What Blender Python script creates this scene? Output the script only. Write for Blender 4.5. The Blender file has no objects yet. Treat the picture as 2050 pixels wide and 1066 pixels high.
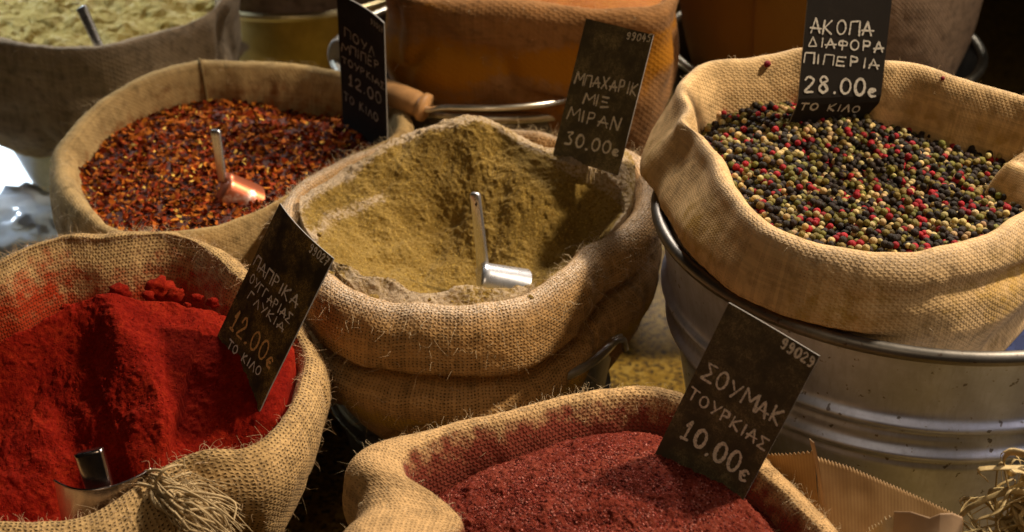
import bpy, math, random
import numpy as np
from mathutils import Vector, Matrix
R=math.radians
rng=np.random.default_rng(7)
random.seed(7)
C=bpy.context.scene.collection
scn=bpy.context.scene

# ------------------------------------------------------------------ camera, light, exposure
CAM_Z=1.0; PITCH=30.0; F=2847.2; CX,CY=1025.0,533.0
cam=bpy.data.cameras.new('camera'); camo=bpy.data.objects.new('camera',cam); C.objects.link(camo)
camo.location=(0,0,CAM_Z); camo.rotation_euler=(R(90-PITCH),0,0)
cam.sensor_width=36; cam.lens=50; cam.clip_start=.02; cam.clip_end=60
cam.dof.use_dof=True; cam.dof.focus_distance=1.20; cam.dof.aperture_fstop=6.0
scn.camera=camo
w=bpy.data.worlds.new('World'); scn.world=w; w.use_nodes=True
w.node_tree.nodes['Background'].inputs[0].default_value=(1.0,.80,.62,1)
w.node_tree.nodes['Background'].inputs[1].default_value=.004
scn.view_settings.view_transform='Standard'; scn.view_settings.look='None'
scn.view_settings.exposure=0; scn.view_settings.gamma=1
def aim(o,t):
    o.rotation_euler=(Vector(t)-o.location).to_track_quat('-Z','Y').to_euler()
def lamp(name,kind,loc,tgt,energy,col,**k):
    l=bpy.data.lights.new(name,kind); o=bpy.data.objects.new(name,l); C.objects.link(o)
    o.location=loc; l.energy=energy; l.color=col
    for a,b in k.items(): setattr(l,a,b)
    aim(o,tgt); return o
# shop spot hanging behind the stall, added soft fill from right and front, daylight from the doorway on the left
lamp('shop_spot','SPOT',(1.62,1.56,2.22),(.02,1.03,.30),345,(1.0,.84,.65),shadow_soft_size=.075,spot_size=R(35),spot_blend=.75)
lamp('right_fill','AREA',(1.9,.55,1.65),(.15,.95,.3),2.1,(1.0,.84,.74),shape='RECTANGLE',size=.9,size_y=.6,spread=R(80))  # added fill light from the front right, not a real fixture
lamp('front_panel','AREA',(-.22,-.35,1.8),(.0,.95,.3),.62,(1.0,.76,.52),shape='SQUARE',size=.6,spread=R(70))  # added weak fill that brightens the card faces and sack fronts
lamp('back_panel','AREA',(.25,3.1,2.2),(0,1.12,.3),7.5,(1.0,.90,.80),shape='SQUARE',size=.5,spread=R(60))
lamp('door_daylight','AREA',(-1.9,2.9,1.7),(-.95,2.1,.05),16,(.72,.86,1.0),shape='SQUARE',size=.4,spread=R(45))

# ------------------------------------------------------------------ helpers
cs_,sn_=math.cos(R(PITCH)),math.sin(R(PITCH))
def ray(px,py):
    a,b=(px-CX)/F,(py-CY)/F
    return np.array([a,cs_-b*sn_,-sn_-b*cs_])
def Pz(px,py,z):
    r=ray(px,py); return np.array([0,0,CAM_Z])+r*((z-CAM_Z)/r[2])
def Py(px,py,y):
    r=ray(px,py); return np.array([0,0,CAM_Z])+r*(y/r[1])

def hash3(i,j,k,seed):
    h=(i*374761393+j*668265263+k*2147483647+seed*974634777)&0xFFFFFFFF
    h=((h^(h>>13))*1274126177)&0xFFFFFFFF
    h=h^(h>>16)
    return (h&0xFFFF)/65535.0
def vnoise(p,seed=0):
    p=np.asarray(p,float); f=np.floor(p); t=p-f; i=f.astype(np.int64)
    t=t*t*t*(t*(t*6-15)+10)
    out=0
    for a in (0,1):
        for b in (0,1):
            for c in (0,1):
                wgt=(t[...,0] if a else 1-t[...,0])*(t[...,1] if b else 1-t[...,1])*(t[...,2] if c else 1-t[...,2])
                out=out+wgt*hash3(i[...,0]+a,i[...,1]+b,i[...,2]+c,seed)
    return out*2-1
def fbm(p,freq,octv=4,gain=.5,seed=0):
    p=np.asarray(p,float); o=0;a=1;s=0
    for k in range(octv):
        o=o+a*vnoise(p*freq+17.3*k,seed+k); s+=a; a*=gain; freq*=2.03
    return o/s
def xyz(x,y,z=None):
    return np.stack([x,y,np.zeros_like(x) if z is None else z],-1)
def sstep(a,b,x):
    t=np.clip((x-a)/(b-a),0,1); return t*t*(3-2*t)

def mesh_obj(name,V,faces,mats,parent=None,smooth=True,uv=None,attrs=None,midx=None):
    me=bpy.data.meshes.new(name)
    V=np.asarray(V,float)
    if isinstance(faces,np.ndarray):
        n,k=faces.shape
        me.vertices.add(len(V)); me.vertices.foreach_set('co',V.ravel())
        me.loops.add(n*k); me.loops.foreach_set('vertex_index',faces.ravel().astype(np.int32))
        me.polygons.add(n); me.polygons.foreach_set('loop_start',np.arange(0,n*k,k,dtype=np.int32))
        me.polygons.foreach_set('loop_total',np.full(n,k,dtype=np.int32))
        me.update(calc_edges=True)
    else:
        me.from_pydata([tuple(v) for v in V],[],[tuple(f) for f in faces]); me.update()
    me.validate()
    if smooth: me.polygons.foreach_set('use_smooth',np.ones(len(me.polygons),dtype=bool))
    li=np.empty(len(me.loops),dtype=np.int32); me.loops.foreach_get('vertex_index',li)
    if uv is not None:
        l=me.uv_layers.new(name='UVMap')
        l.data.foreach_set('uv',(uv if len(uv)==len(li) else np.asarray(uv)[li]).ravel().astype(np.float32))
    for k_,v_ in (attrs or {}).items():
        v_=np.asarray(v_,dtype=np.float32)
        if v_.ndim==1:
            a=me.attributes.new(k_,'FLOAT','POINT'); a.data.foreach_set('value',v_)
        else:
            a=me.attributes.new(k_,'FLOAT_COLOR','POINT')
            a.data.foreach_set('color',np.c_[v_,np.ones(len(v_))].astype(np.float32).ravel())
    for m in (mats if isinstance(mats,(list,tuple)) else [mats]): me.materials.append(m)
    if midx is not None: me.polygons.foreach_set('material_index',np.asarray(midx,dtype=np.int32))
    o=bpy.data.objects.new(name,me); C.objects.link(o)
    if parent is not None: o.parent=parent
    return o
def tag(o,label=None,cat=None,group=None,kind=None):
    if label: o['label']=label
    if cat: o['category']=cat
    if group: o['group']=group
    if kind: o['kind']=kind
    return o
def empty(name,loc,label,cat,group=None):
    o=bpy.data.objects.new(name,None); C.objects.link(o); o.location=loc; o.empty_display_size=.02
    bpy.context.view_layer.update()
    return tag(o,label,cat,group)
def part(name,V,faces,mats,root,**k):
    V=np.asarray(V,float)-np.array(root.matrix_world.translation)
    return mesh_obj(name,V,faces,mats,root,**k)
def gridfaces(n,m,wrap=False,off=0):
    i=np.arange(n-1)[:,None]; j=np.arange(m if wrap else m-1)[None,:]; j2=(j+1)%m
    return (np.stack([i*m+j+0*i,i*m+j2,(i+1)*m+j2,(i+1)*m+j+0*i],-1).reshape(-1,4)+off)
class MB:
    def __init__(s): s.V=[];s.F=[];s.n=0
    def add(s,V,Fs):
        V=np.asarray(V,float); s.V.append(V); s.F+= [tuple(int(q)+s.n for q in f) for f in Fs]; s.n+=len(V)
    def grid(s,G,wrap=False):
        n,m=G.shape[:2]; s.add(G.reshape(-1,3),gridfaces(n,m,wrap))
    def tube(s,pts,rad,seg=8,caps=True,flat=1.0):
        pts=np.asarray(pts,float); n=len(pts); rad=np.broadcast_to(rad,(n,))
        T=np.gradient(pts,axis=0); T/=np.linalg.norm(T,axis=1)[:,None]+1e-12
        a=np.array([0,0,1.]) if abs(T[0][2])<.9 else np.array([1.,0,0])
        G=[]
        N=np.cross(T[0],a); N/=np.linalg.norm(N)
        for i in range(n):
            N=N-T[i]*(N@T[i]); N/=np.linalg.norm(N)+1e-12; B=np.cross(T[i],N)
            an=np.arange(seg)*2*math.pi/seg
            G.append(pts[i]+rad[i]*(np.cos(an)[:,None]*N+flat*np.sin(an)[:,None]*B))
        base=s.n; s.grid(np.array(G),True)
        if caps:
            s.F.append(tuple(base+q for q in range(seg))[::-1]); s.F.append(tuple(base+(n-1)*seg+q for q in range(seg)))
    def arr(s): return np.concatenate(s.V),s.F
    def part(s,name,mat,root,**k):
        V,Fs=s.arr(); return part(name,V,Fs,mat,root,**k)
    def top(s,name,mat,**k):
        V,Fs=s.arr(); return mesh_obj(name,V,Fs,mat,**k)
def crom(P,n):
    P=np.asarray(P,float); K=len(P)
    return crom_basis(K,n)@P
def crom_basis(K,n):
    B=np.zeros((n,K)); ts=np.linspace(0,K-1,n)
    for r,t in enumerate(ts):
        i=min(int(t),K-2); f=t-i
        wts=[-.5*f+f*f-.5*f**3,1-2.5*f*f+1.5*f**3,.5*f+2*f*f-1.5*f**3,-.5*f*f+.5*f**3]
        for k,wt in zip((i-1,i,i+1,i+2),wts):
            if k<0: B[r,0]+=2*wt; B[r,1]-=wt
            elif k>K-1: B[r,K-1]+=2*wt; B[r,K-2]-=wt
            else: B[r,k]+=wt
    return B

# ------------------------------------------------------------------ materials
def newmat(name):
    m=bpy.data.materials.new(name); m.use_nodes=True; nt=m.node_tree
    return m,nt,nt.nodes['Principled BSDF']
class N:
    def __init__(s,nt): s.nt=nt
    def __call__(s,t,**k):
        n=s.nt.nodes.new(t)
        for a,b in k.items(): setattr(n,a,b)
        return n
    def l(s,a,b): s.nt.links.new(a,b)
    def m(s,op,a,b=None,c=None,clamp=False):
        n=s.nt.nodes.new('ShaderNodeMath'); n.operation=op; n.use_clamp=clamp
        for i,v in enumerate((a,b,c)):
            if v is None: continue
            if isinstance(v,(int,float)): n.inputs[i].default_value=v
            else: s.nt.links.new(v,n.inputs[i])
        return n.outputs[0]
    def mix(s,f,a,b,bt='MIX'):
        n=s.nt.nodes.new('ShaderNodeMix'); n.data_type='RGBA'; n.blend_type=bt
        for i,v in ((0,f),(6,a),(7,b)):
            if isinstance(v,(int,float)): n.inputs[i].default_value=v
            elif isinstance(v,tuple): n.inputs[i].default_value=(*v[:3],1)
            else: s.nt.links.new(v,n.inputs[i])
        return n.outputs[2]
    def noise(s,vec,scale,detail=3,rough=.5):
        n=s.nt.nodes.new('ShaderNodeTexNoise'); n.inputs['Scale'].default_value=scale
        n.inputs['Detail'].default_value=detail; n.inputs['Roughness'].default_value=rough
        if vec is not None: s.nt.links.new(vec,n.inputs['Vector'])
        return n.outputs[0]
    def ramp(s,fac,stops):
        n=s.nt.nodes.new('ShaderNodeValToRGB'); e=n.color_ramp.elements
        while len(e)<len(stops): e.new(.5)
        for q,(p,c) in zip(e,stops): q.position=p; q.color=(*c,1) if len(c)==3 else c
        s.nt.links.new(fac,n.inputs[0]); return n.outputs[0]
    def sst(s,x,a,b):
        n=s.nt.nodes.new('ShaderNodeMapRange'); n.interpolation_type='SMOOTHSTEP'
        s.nt.links.new(x,n.inputs[0]); n.inputs[1].default_value=a; n.inputs[2].default_value=b
        return n.outputs[0]
    def attr(s,name):
        n=s.nt.nodes.new('ShaderNodeAttribute'); n.attribute_name=name; return n
def burlap(name,col,gapcol,stain=None,width=.36,bumpd=.0012,warp=.25,sheen=.06,dust=(.68,.56,.43)):
    m,nt,b=newmat(name); g=N(nt)
    tc=g('ShaderNodeTexCoord'); uv=g('ShaderNodeUVMap'); uv.uv_map='UVMap'
    no=g('ShaderNodeTexNoise'); no.inputs['Scale'].default_value=.55; no.inputs['Detail'].default_value=3; g.l(uv.outputs[0],no.inputs['Vector'])
    va=g('ShaderNodeVectorMath',operation='SUBTRACT'); g.l(no.outputs['Color'],va.inputs[0]); va.inputs[1].default_value=(.5,.5,.5)
    vs=g('ShaderNodeVectorMath',operation='SCALE'); g.l(va.outputs[0],vs.inputs[0]); vs.inputs['Scale'].default_value=warp*4
    vv=g('ShaderNodeVectorMath',operation='ADD'); g.l(uv.outputs[0],vv.inputs[0]); g.l(vs.outputs[0],vv.inputs[1])
    sp=g('ShaderNodeSeparateXYZ'); g.l(vv.outputs[0],sp.inputs[0]); U,V=sp.outputs[0],sp.outputs[1]
    def prof(a,fl,other,off,wn):
        fr=g.m('SUBTRACT',g.m('FRACT',a),.5)
        q=g.m('DIVIDE',fr,wn); q=g.m('MULTIPLY',q,q); q=g.m('SUBTRACT',1.0,q,clamp=True); q=g.m('SQRT',q)
        ph=g.m('MULTIPLY',g.m('ADD',g.m('ADD',other,.5),fl),math.pi) if off else g.m('MULTIPLY',g.m('ADD',g.m('ADD',other,-.5),fl),math.pi)
        o=g.m('MULTIPLY_ADD',g.m('SINE',ph),.16,.84)
        return g.m('MULTIPLY',q,o)
    fu,fv=g.m('FLOOR',U),g.m('FLOOR',V)
    # every yarn has its own thickness
    def yarn(fl,seed):
        cb=g('ShaderNodeCombineXYZ'); g.l(fl,cb.inputs[0]); cb.inputs[1].default_value=seed
        wn=g('ShaderNodeTexWhiteNoise',noise_dimensions='2D'); g.l(cb.outputs[0],wn.inputs['Vector']); return wn.outputs[0]
    yu,yv=yarn(fu,1.3),yarn(fv,7.7)
    hu=prof(U,fu,V,True,g.m('MULTIPLY_ADD',yu,.14,width-.05)); hv=prof(V,fv,U,False,g.m('MULTIPLY_ADD',yv,.14,width-.05))
    h=g.m('MAXIMUM',hu,hv)
    fine=g.noise(tc.outputs['Object'],900,2); big=g.noise(tc.outputs['Object'],14,4,.6); mid=g.noise(tc.outputs['Object'],90,3)
    h2=g.m('MULTIPLY_ADD',fine,.35,h)
    base=g.mix(g.sst(big,.3,.7),tuple(c*.72 for c in col),tuple(min(1,c*1.15) for c in col))
    base=g.mix(g.m('MULTIPLY',g.m('MULTIPLY_ADD',yu,.5,g.m('MULTIPLY',yv,.5)),.7),base,tuple(min(1,c*1.35) for c in col))
    base=g.mix(g.sst(mid,.45,.8),base,tuple(c*.6 for c in col))
    if stain:
        st=g.attr('stain').outputs['Fac']
        sm=g.m('ADD',st,g.m('MULTIPLY',g.m('SUBTRACT',g.m('ADD',mid,g.m('MULTIPLY',fine,.6)),.8),.9))
        base=g.mix(g.sst(sm,.25,.75),base,stain)
    du=g.attr('dust').outputs['Fac']
    base=g.mix(g.m('MULTIPLY',du,g.sst(fine,.3,.7)),base,dust)
    base=g.mix(g.sst(h,.12,.42),gapcol,base)  # dark interior behind the weave holes is painted in as gap colour
    g.l(base,b.inputs['Base Color']); b.inputs['Roughness'].default_value=.95
    b.inputs['Specular IOR Level'].default_value=.1
    b.inputs['Sheen Weight'].default_value=sheen; b.inputs['Sheen Roughness'].default_value=.45; b.inputs['Sheen Tint'].default_value=(1,.9,.75,1)
    bp=g('ShaderNodeBump'); bp.inputs['Distance'].default_value=bumpd; bp.inputs['Strength'].default_value=.9
    g.l(h2,bp.inputs['Height']); g.l(bp.outputs[0],b.inputs['Normal'])
    return m
def powder_mat(name,cols,bumpd=.0012,sheen=.3,tint=(1,.9,.8),scale=260,specks=None,pale_crest=None):
    m,nt,b=newmat(name); g=N(nt); tc=g('ShaderNodeTexCoord'); v=tc.outputs['Object']
    a=g.noise(v,scale,4,.65); c=g.noise(v,24,4,.6); d=g.noise(v,scale*4,2,.6)
    f=g.m('MULTIPLY_ADD',a,.5,g.m('MULTIPLY',c,.5))
    col=g.ramp(f,[(.34,cols[0]),(.5,cols[1]),(.66,cols[2])])
    if specks:
        vo=g('ShaderNodeTexVoronoi'); vo.inputs['Scale'].default_value=650; g.l(v,vo.inputs['Vector'])
        sp=g('ShaderNodeSeparateColor'); g.l(vo.outputs['Color'],sp.inputs[0])
        col=g.mix(g.m('GREATER_THAN',sp.outputs[0],.87),col,specks[0])
        col=g.mix(g.m('GREATER_THAN',sp.outputs[1],.92),col,specks[1])
    if pale_crest:
        cr=g.attr('pale_crest').outputs['Fac']; cr=g.sst(g.m('ADD',cr,g.m('MULTIPLY',g.m('SUBTRACT',a,.5),1.1)),.3,.7)
        col=g.mix(cr,col,g.mix(d,tuple(x*.8 for x in pale_crest),pale_crest))
    g.l(col,b.inputs['Base Color']); b.inputs['Roughness'].default_value=1; b.inputs['Specular IOR Level'].default_value=.05
    b.inputs['Sheen Weight'].default_value=sheen; b.inputs['Sheen Roughness'].default_value=.5; b.inputs['Sheen Tint'].default_value=(*tint,1)
    bp=g('ShaderNodeBump'); bp.inputs['Distance'].default_value=bumpd; bp.inputs['Strength'].default_value=1
    g.l(g.m('MULTIPLY_ADD',d,.5,a),bp.inputs['Height']); g.l(bp.outputs[0],b.inputs['Normal'])
    return m
def attr_mat(name,rough=.5,spec=.4,bump=None,coat=0):
    m,nt,b=newmat(name); g=N(nt); g.l(g.attr('tint').outputs['Color'],b.inputs['Base Color'])
    b.inputs['Roughness'].default_value=rough; b.inputs['Specular IOR Level'].default_value=spec
    if bump:
        tc=g('ShaderNodeTexCoord'); bp=g('ShaderNodeBump'); bp.inputs['Distance'].default_value=bump[1]
        g.l(g.noise(tc.outputs['Object'],bump[0],3),bp.inputs['Height']); g.l(bp.outputs[0],b.inputs['Normal'])
    return m
def metal(name,col,r0,r1,streak=True,spot=True,dirt=(.10,.07,.05),bumpd=.0006):
    m,nt,b=newmat(name); g=N(nt); tc=g('ShaderNodeTexCoord')
    mp=g('ShaderNodeMapping'); mp.inputs['Scale'].default_value=(260,260,14); g.l(tc.outputs['Object'],mp.inputs[0])
    s=g.noise(mp.outputs[0],1,3,.6); c=g.noise(tc.outputs['Object'],22,5,.65); k=g.noise(tc.outputs['Object'],150,2,.5)
    base=g.mix(g.sst(c,.35,.7),tuple(x*.75 for x in col),col)
    if streak: base=g.mix(g.m('MULTIPLY',g.sst(s,.45,.75),.35),base,tuple(x*.6 for x in col))
    if spot: base=g.mix(g.m('MULTIPLY',g.sst(k,.66,.74),.8),base,dirt)
    g.l(base,b.inputs['Base Color']); b.inputs['Metallic'].default_value=1
    g.l(g.m('MULTIPLY_ADD',g.m('MULTIPLY_ADD',s,.5,g.m('MULTIPLY',c,.5)),r1-r0,r0),b.inputs['Roughness'])
    bp=g('ShaderNodeBump'); bp.inputs['Distance'].default_value=bumpd; bp.inputs['Strength'].default_value=.5
    g.l(g.m('MULTIPLY_ADD',s,.25,c),bp.inputs['Height']); g.l(bp.outputs[0],b.inputs['Normal'])
    return m
def plain(name,col,rough=.6,metal_=0,noise=None,spec=.4):
    m,nt,b=newmat(name); g=N(nt)
    if noise:
        tc=g('ShaderNodeTexCoord'); f=g.noise(tc.outputs['Object'],noise[0],4,.6)
        g.l(g.mix(g.sst(f,.3,.7),tuple(c*noise[1] for c in col),col),b.inputs['Base Color'])
        bp=g('ShaderNodeBump'); bp.inputs['Distance'].default_value=.0006; g.l(f,bp.inputs['Height']); g.l(bp.outputs[0],b.inputs['Normal'])
    else: b.inputs['Base Color'].default_value=(*col,1)
    b.inputs['Roughness'].default_value=rough; b.inputs['Metallic'].default_value=metal_; b.inputs['Specular IOR Level'].default_value=spec
    return m
JUTE=(.40,.225,.080); GAP=(.06,.032,.011)
M={}
M['jute_coarse']=burlap('jute_coarse',JUTE,GAP,stain=(.40,.235,.035),width=.36,sheen=.08)
M['jute_red']=burlap('jute_red',(.44,.28,.115),GAP,stain=(.36,.035,.008),width=.34)
M['jute_sumac']=burlap('jute_sumac',(.50,.31,.135),(.15,.075,.03),stain=(.20,.04,.022),width=.40)
M['jute_chili']=burlap('jute_chili',(.34,.225,.092),(.14,.085,.03),stain=(.28,.09,.02),width=.46,bumpd=.0006)
M['jute_fine']=burlap('jute_fine',(.57,.375,.17),(.22,.12,.04),stain=(.50,.30,.07),width=.45,bumpd=.0008,warp=.16,sheen=.05)
M['jute_grey']=burlap('jute_grey',(.27,.20,.125),(.14,.10,.06),width=.47,warp=.15,bumpd=.0010)
M['jute_orange']=burlap('jute_orange',(.24,.115,.04),(.13,.06,.014),stain=(.34,.13,.006),width=.47,warp=.15,bumpd=.0009)
M['jute_brown']=burlap('jute_brown',(.24,.16,.10),(.15,.10,.06),stain=(.25,.115,.018),width=.47,warp=.15,bumpd=.0008)
M['paprika']=powder_mat('paprika',[(.115,.0035,.002),(.195,.0078,.003),(.31,.022,.006)],sheen=.03,tint=(1,.35,.15),scale=300)
M['sumac']=powder_mat('sumac',[(.11,.017,.009),(.20,.034,.019),(.32,.08,.046)],sheen=.0,tint=(1,.6,.55),bumpd=.002,scale=360,specks=[(.07,.010,.008),(.24,.06,.045)])
M['baharat']=powder_mat('baharat',[(.19,.115,.022),(.27,.170,.038),(.35,.235,.072)],sheen=.10,tint=(1,.85,.72),bumpd=.0016,scale=300,specks=[(.20,.11,.014),(.38,.245,.05)],pale_crest=(.56,.42,.27))
M['yellow_powder']=powder_mat('yellow_powder',[(.24,.16,.025),(.38,.28,.07),(.50,.41,.18)],sheen=.2,bumpd=.003,scale=90)
M['orange_powder']=powder_mat('orange_powder',[(.26,.07,.006),(.34,.11,.01),(.40,.16,.02)])
M['flake']=attr_mat('flake',.6,.03,bump=(500,.0006))
M['corn']=attr_mat('corn',.6,.16,bump=(420,.0012))
M['under']=plain('under',(.05,.03,.02),1)
M['galv']=metal('galv',(.70,.77,1.0),.40,.62)
M['galv'].node_tree.nodes['Principled BSDF'].inputs['Metallic'].default_value=.94
M['galv_dark']=metal('galv_dark',(.26,.24,.21),.35,.6)
M['brass']=metal('brass',(.50,.36,.13),.25,.5,spot=False)
M['rim_metal']=metal('rim_metal',(.82,.76,.62),.2,.45,spot=False)
M['alu']=metal('alu',(.70,.70,.72),.18,.38,spot=False,bumpd=.0003)
M['alu'].node_tree.nodes['Principled BSDF'].inputs['Metallic'].default_value=.85
M['steel']=metal('steel',(.50,.42,.38),.14,.30,spot=False,bumpd=.0002)
M['wood']=plain('wood',(.52,.27,.10),.45,noise=(60,.75))
M['edge']=plain('edge',(.24,.22,.19),.7)
M['raffia']=plain('raffia',(.72,.54,.25),.6,noise=(90,.6))
M['fibre']=plain('fibre',(.62,.47,.27),.8)
M['fibre_red']=plain('fibre_red',(.58,.40,.22),.8)
def card_mat(name,dust,amt,base=(.018,.015,.011)):
    m,nt,b=newmat(name); g=N(nt); tc=g('ShaderNodeTexCoord'); v=tc.outputs['Object']
    n1=g.noise(v,34,4,.65); n2=g.noise(v,900,2,.6); n3=g.noise(v,240,3,.6)
    f=g.m('MULTIPLY',g.sst(n1,.36,.72),g.sst(g.m('MULTIPLY_ADD',n2,.6,g.m('MULTIPLY',n3,.4)),.42,.66))
    f=g.m('MULTIPLY_ADD',f,amt,g.m('MULTIPLY',g.sst(n1,.3,.8),amt*.25))
    g.l(g.mix(f,base,dust),b.inputs['Base Color']); b.inputs['Roughness'].default_value=.8; b.inputs['Specular IOR Level'].default_value=.18
    return m
def chalk(name,col):
    m,nt,b=newmat(name); g=N(nt); tc=g('ShaderNodeTexCoord'); n=g.noise(tc.outputs['Object'],700,3,.6)
    g.l(g.mix(g.sst(n,.28,.55),tuple(c*.45 for c in col),col),b.inputs['Base Color']); b.inputs['Roughness'].default_value=.9
    return m

# ------------------------------------------------------------------ the floor
m,nt,b=newmat('speckled_floor'); g=N(nt); tc=g('ShaderNodeTexCoord'); v=tc.outputs['Object']
vo=g('ShaderNodeTexVoronoi'); vo.inputs['Scale'].default_value=230; g.l(v,vo.inputs['Vector'])
sp=g('ShaderNodeSeparateColor'); g.l(vo.outputs['Color'],sp.inputs[0])
n1=g.noise(v,120,4,.7)
col=g.ramp(g.m('MULTIPLY_ADD',sp.outputs[0],.6,g.m('MULTIPLY',n1,.4)),[(.2,(.04,.022,.006)),(.42,(.20,.11,.012)),(.62,(.32,.19,.02)),(.85,(.42,.28,.06))])
g.l(col,b.inputs['Base Color']); b.inputs['Roughness'].default_value=.55
G=np.array([[[-4,-1,0],[4,-1,0]],[[-4,6,0],[4,6,0]]],float); mb=MB(); mb.grid(G)
tag(mb.top('floor',m,smooth=False),kind='structure')
# bright paving outside the doorway, one low step above the floor
mb=MB(); x0,x1,y0,y1,z=-2.6,-.60,1.87,4.2,.05
mb.add([(x0,y0-.33,0),(x1,y0,0),(x1-.02,y1,0),(x0,y1,0),(x0,y0-.33,z),(x1,y0,z),(x1-.02,y1,z),(x0,y1,z)],[(0,1,5,4),(1,2,6,5),(2,3,7,6),(3,0,4,7),(4,5,6,7)])
tag(mb.top('pavement',plain('pale_paving',(.82,.82,.80),.6,noise=(6,.93)),smooth=False),kind='structure')

# ------------------------------------------------------------------ buckets
def lathe(prof,n=128):
    a=np.arange(n)*2*math.pi/n; p=np.array(prof)
    return np.stack([p[:,0][:,None]*np.cos(a),p[:,0][:,None]*np.sin(a),np.repeat(p[:,1][:,None],n,1)],-1)
def bucket(label,cx,cy,zr,rad,mat,rimmat,base=.74,ribs=(),seam=None,rimr=.006,group='metal buckets that hold the spice sacks',z0=0.0):
    root=empty('metal_bucket',(cx,cy,z0),label,'bucket',group)
    H=zr-z0
    zz=np.linspace(.004,H-.004,70); rr=rad*(base+(1-base)*zz/H)
    for zf in ribs:
        rr=rr+.0045*np.exp(-((zz-zf*H)/.0045)**2)
    zz2=[];pr=[]
    fine=np.linspace(.004,H-.004,260); r2=rad*(base+(1-base)*fine/H)
    for zf in ribs: r2=r2+.0082*np.exp(-((fine-zf*H)/.0058)**2)-.003*np.exp(-((fine-zf*H+.013)/.004)**2)
    outer=np.c_[r2,fine]; inner=np.c_[r2[::-1]-.0022,fine[::-1]+.001]
    prof=np.r_[[[.001,.004]],outer,inner,[[.001,.006]]]
    mb=MB(); mb.grid(lathe(prof),True)
    V,Fs=mb.arr(); V=V+np.array([cx,cy,z0]); part('wall',V,Fs,mat,root)
    t=np.linspace(0,2*math.pi,17)
    G=lathe(np.c_[rad+.001+rimr*np.cos(t),H+rimr*np.sin(t)]); mb=MB(); mb.grid(G,True)
    V,Fs=mb.arr(); part('rim',V+np.array([cx,cy,z0]),Fs,rimmat,root)
    if seam is not None:
        mb=MB(); a=R(seam); q=fine[8:-8:6]; rr=np.interp(q,fine,r2)+.0006
        mb.tube(np.c_[cx+rr*math.cos(a),cy+rr*math.sin(a),z0+q],.0028,8); mb.part('seam',mat,root)
    return root
def handle(root,cx,cy,zr,rad,pts,r,mat,name='handle'):
    mb=MB(); mb.tube(crom(pts,60),r,10); return mb.part(name,mat,root)
PEP=(.372,1.158)
bk=bucket('large galvanised bucket with raised ribs and side seam under the peppercorn sack',PEP[0],PEP[1],.385,.236,M['galv'],M['galv_dark'],base=.70,ribs=(.80,.715),seam=-38,rimr=.0062)
bk=bucket('galvanised bucket mostly hidden under the bulging khaki powder sack',-.045,1.245,.235,.158,M['galv_dark'],M['rim_metal'],ribs=(.6,))
# lug standing on its right side
mb=MB()
mb.tube(crom([Pz(1128,800,.18),Pz(1165,762,.20),Pz(1200,715,.225),Pz(1222,690,.238),Pz(1246,680,.235),Pz(1252,700,.22)],40),.0035,8)
mb.part('lug',M['rim_metal'],bk)
bk=bucket('dark metal bucket under the paprika sack at the bottom left',-.395,1.04,.262,.206,M['galv_dark'],M['galv'],ribs=(.6,),rimr=.004)
bk=bucket('metal bucket hidden under the chilli flake sack',-.312,1.425,.22,.150,M['galv_dark'],M['galv_dark'])
bk=bucket('metal bucket hidden under the sumac sack at the bottom edge',.05,.785,.22,.140,M['galv_dark'],M['galv_dark'])
bk=bucket('dull grey tapered bucket under the pale yellow powder sack',-.572,1.88,.195,.165,metal('grey_tin',(.34,.36,.40),.45,.7),M['galv_dark'],base=.6)
ORG=(-.012,1.70)
bk=bucket('bucket with wire bail and wooden grip under the orange stained sack',ORG[0],ORG[1],.335,.212,M['galv_dark'],M['rim_metal'],ribs=(.6,))
pts=[Py(700,172,1.545),Py(770,188,1.50),Py(835,215,1.475)]
gp=MB(); gx=crom([Py(755,178,1.50),Py(790,190,1.485),Py(830,207,1.472),Py(853,217,1.465)],24)
gp.tube(gx,np.r_[np.full(16,.0150),np.linspace(.0148,.0132,4),np.linspace(.0165,.0165,4)],20)
grip=gp.part('grip',M['wood'],bk)
handle(bk,*ORG,.335,.212,[Py(838,213,1.468),Py(860,220,1.462),Py(895,216,1.458),Py(990,217,1.448),Py(1080,210,1.46),Py(1150,195,1.49),Py(1240,160,1.56),Py(1305,135,1.63),Py(1316,118,1.66)],.0036,M['rim_metal'],'bail')
mb=MB(); c0=Py(1302,128,1.62)
Gs=[]
for rr_,dy in ((.001,-.006),(.010,-.006),(.0125,-.003),(.0125,.003),(.010,.006)):
    a=np.arange(24)*2*math.pi/24; Gs.append(np.c_[c0[0]+rr_*np.cos(a),np.full(24,c0[1]+dy),c0[2]+rr_*np.sin(a)])
mb.grid(np.array(Gs),True); mb.tube([c0+[0,-.012,0],c0+[0,-.004,0]],.005,10)
mb.tube(crom([c0+[-.012,-.004,-.012],c0+[-.004,-.006,-.03],c0+[-.012,-.006,-.042]],10),.0035,8)
mb.part('bolt',M['rim_metal'],bk)
mb=MB(); c0=Py(676,112,1.66)
a=np.arange(24)*2*math.pi/24
mb.grid(np.array([np.c_[c0[0]+r_*np.cos(a)*.55,c0[1]+d_+0*a,c0[2]+r_*np.sin(a)] for r_,d_ in ((.0005,-.004),(.02,-.004),(.023,0),(.02,.004))]),True)
mb.part('lug',M['edge'],bk)
bk=bucket('brass coloured bucket far back between the yellow powder sack and the orange sack',-.350,2.25,.25,.20,M['brass'],metal('brass_rim',(.75,.62,.34),.2,.4,spot=False),ribs=())
BRN=(.395,1.71)
bk=bucket('metal bucket with a pale rim behind the peppercorn sack',BRN[0],BRN[1],.34,.196,M['galv_dark'],M['rim_metal'],rimr=.006)
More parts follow.
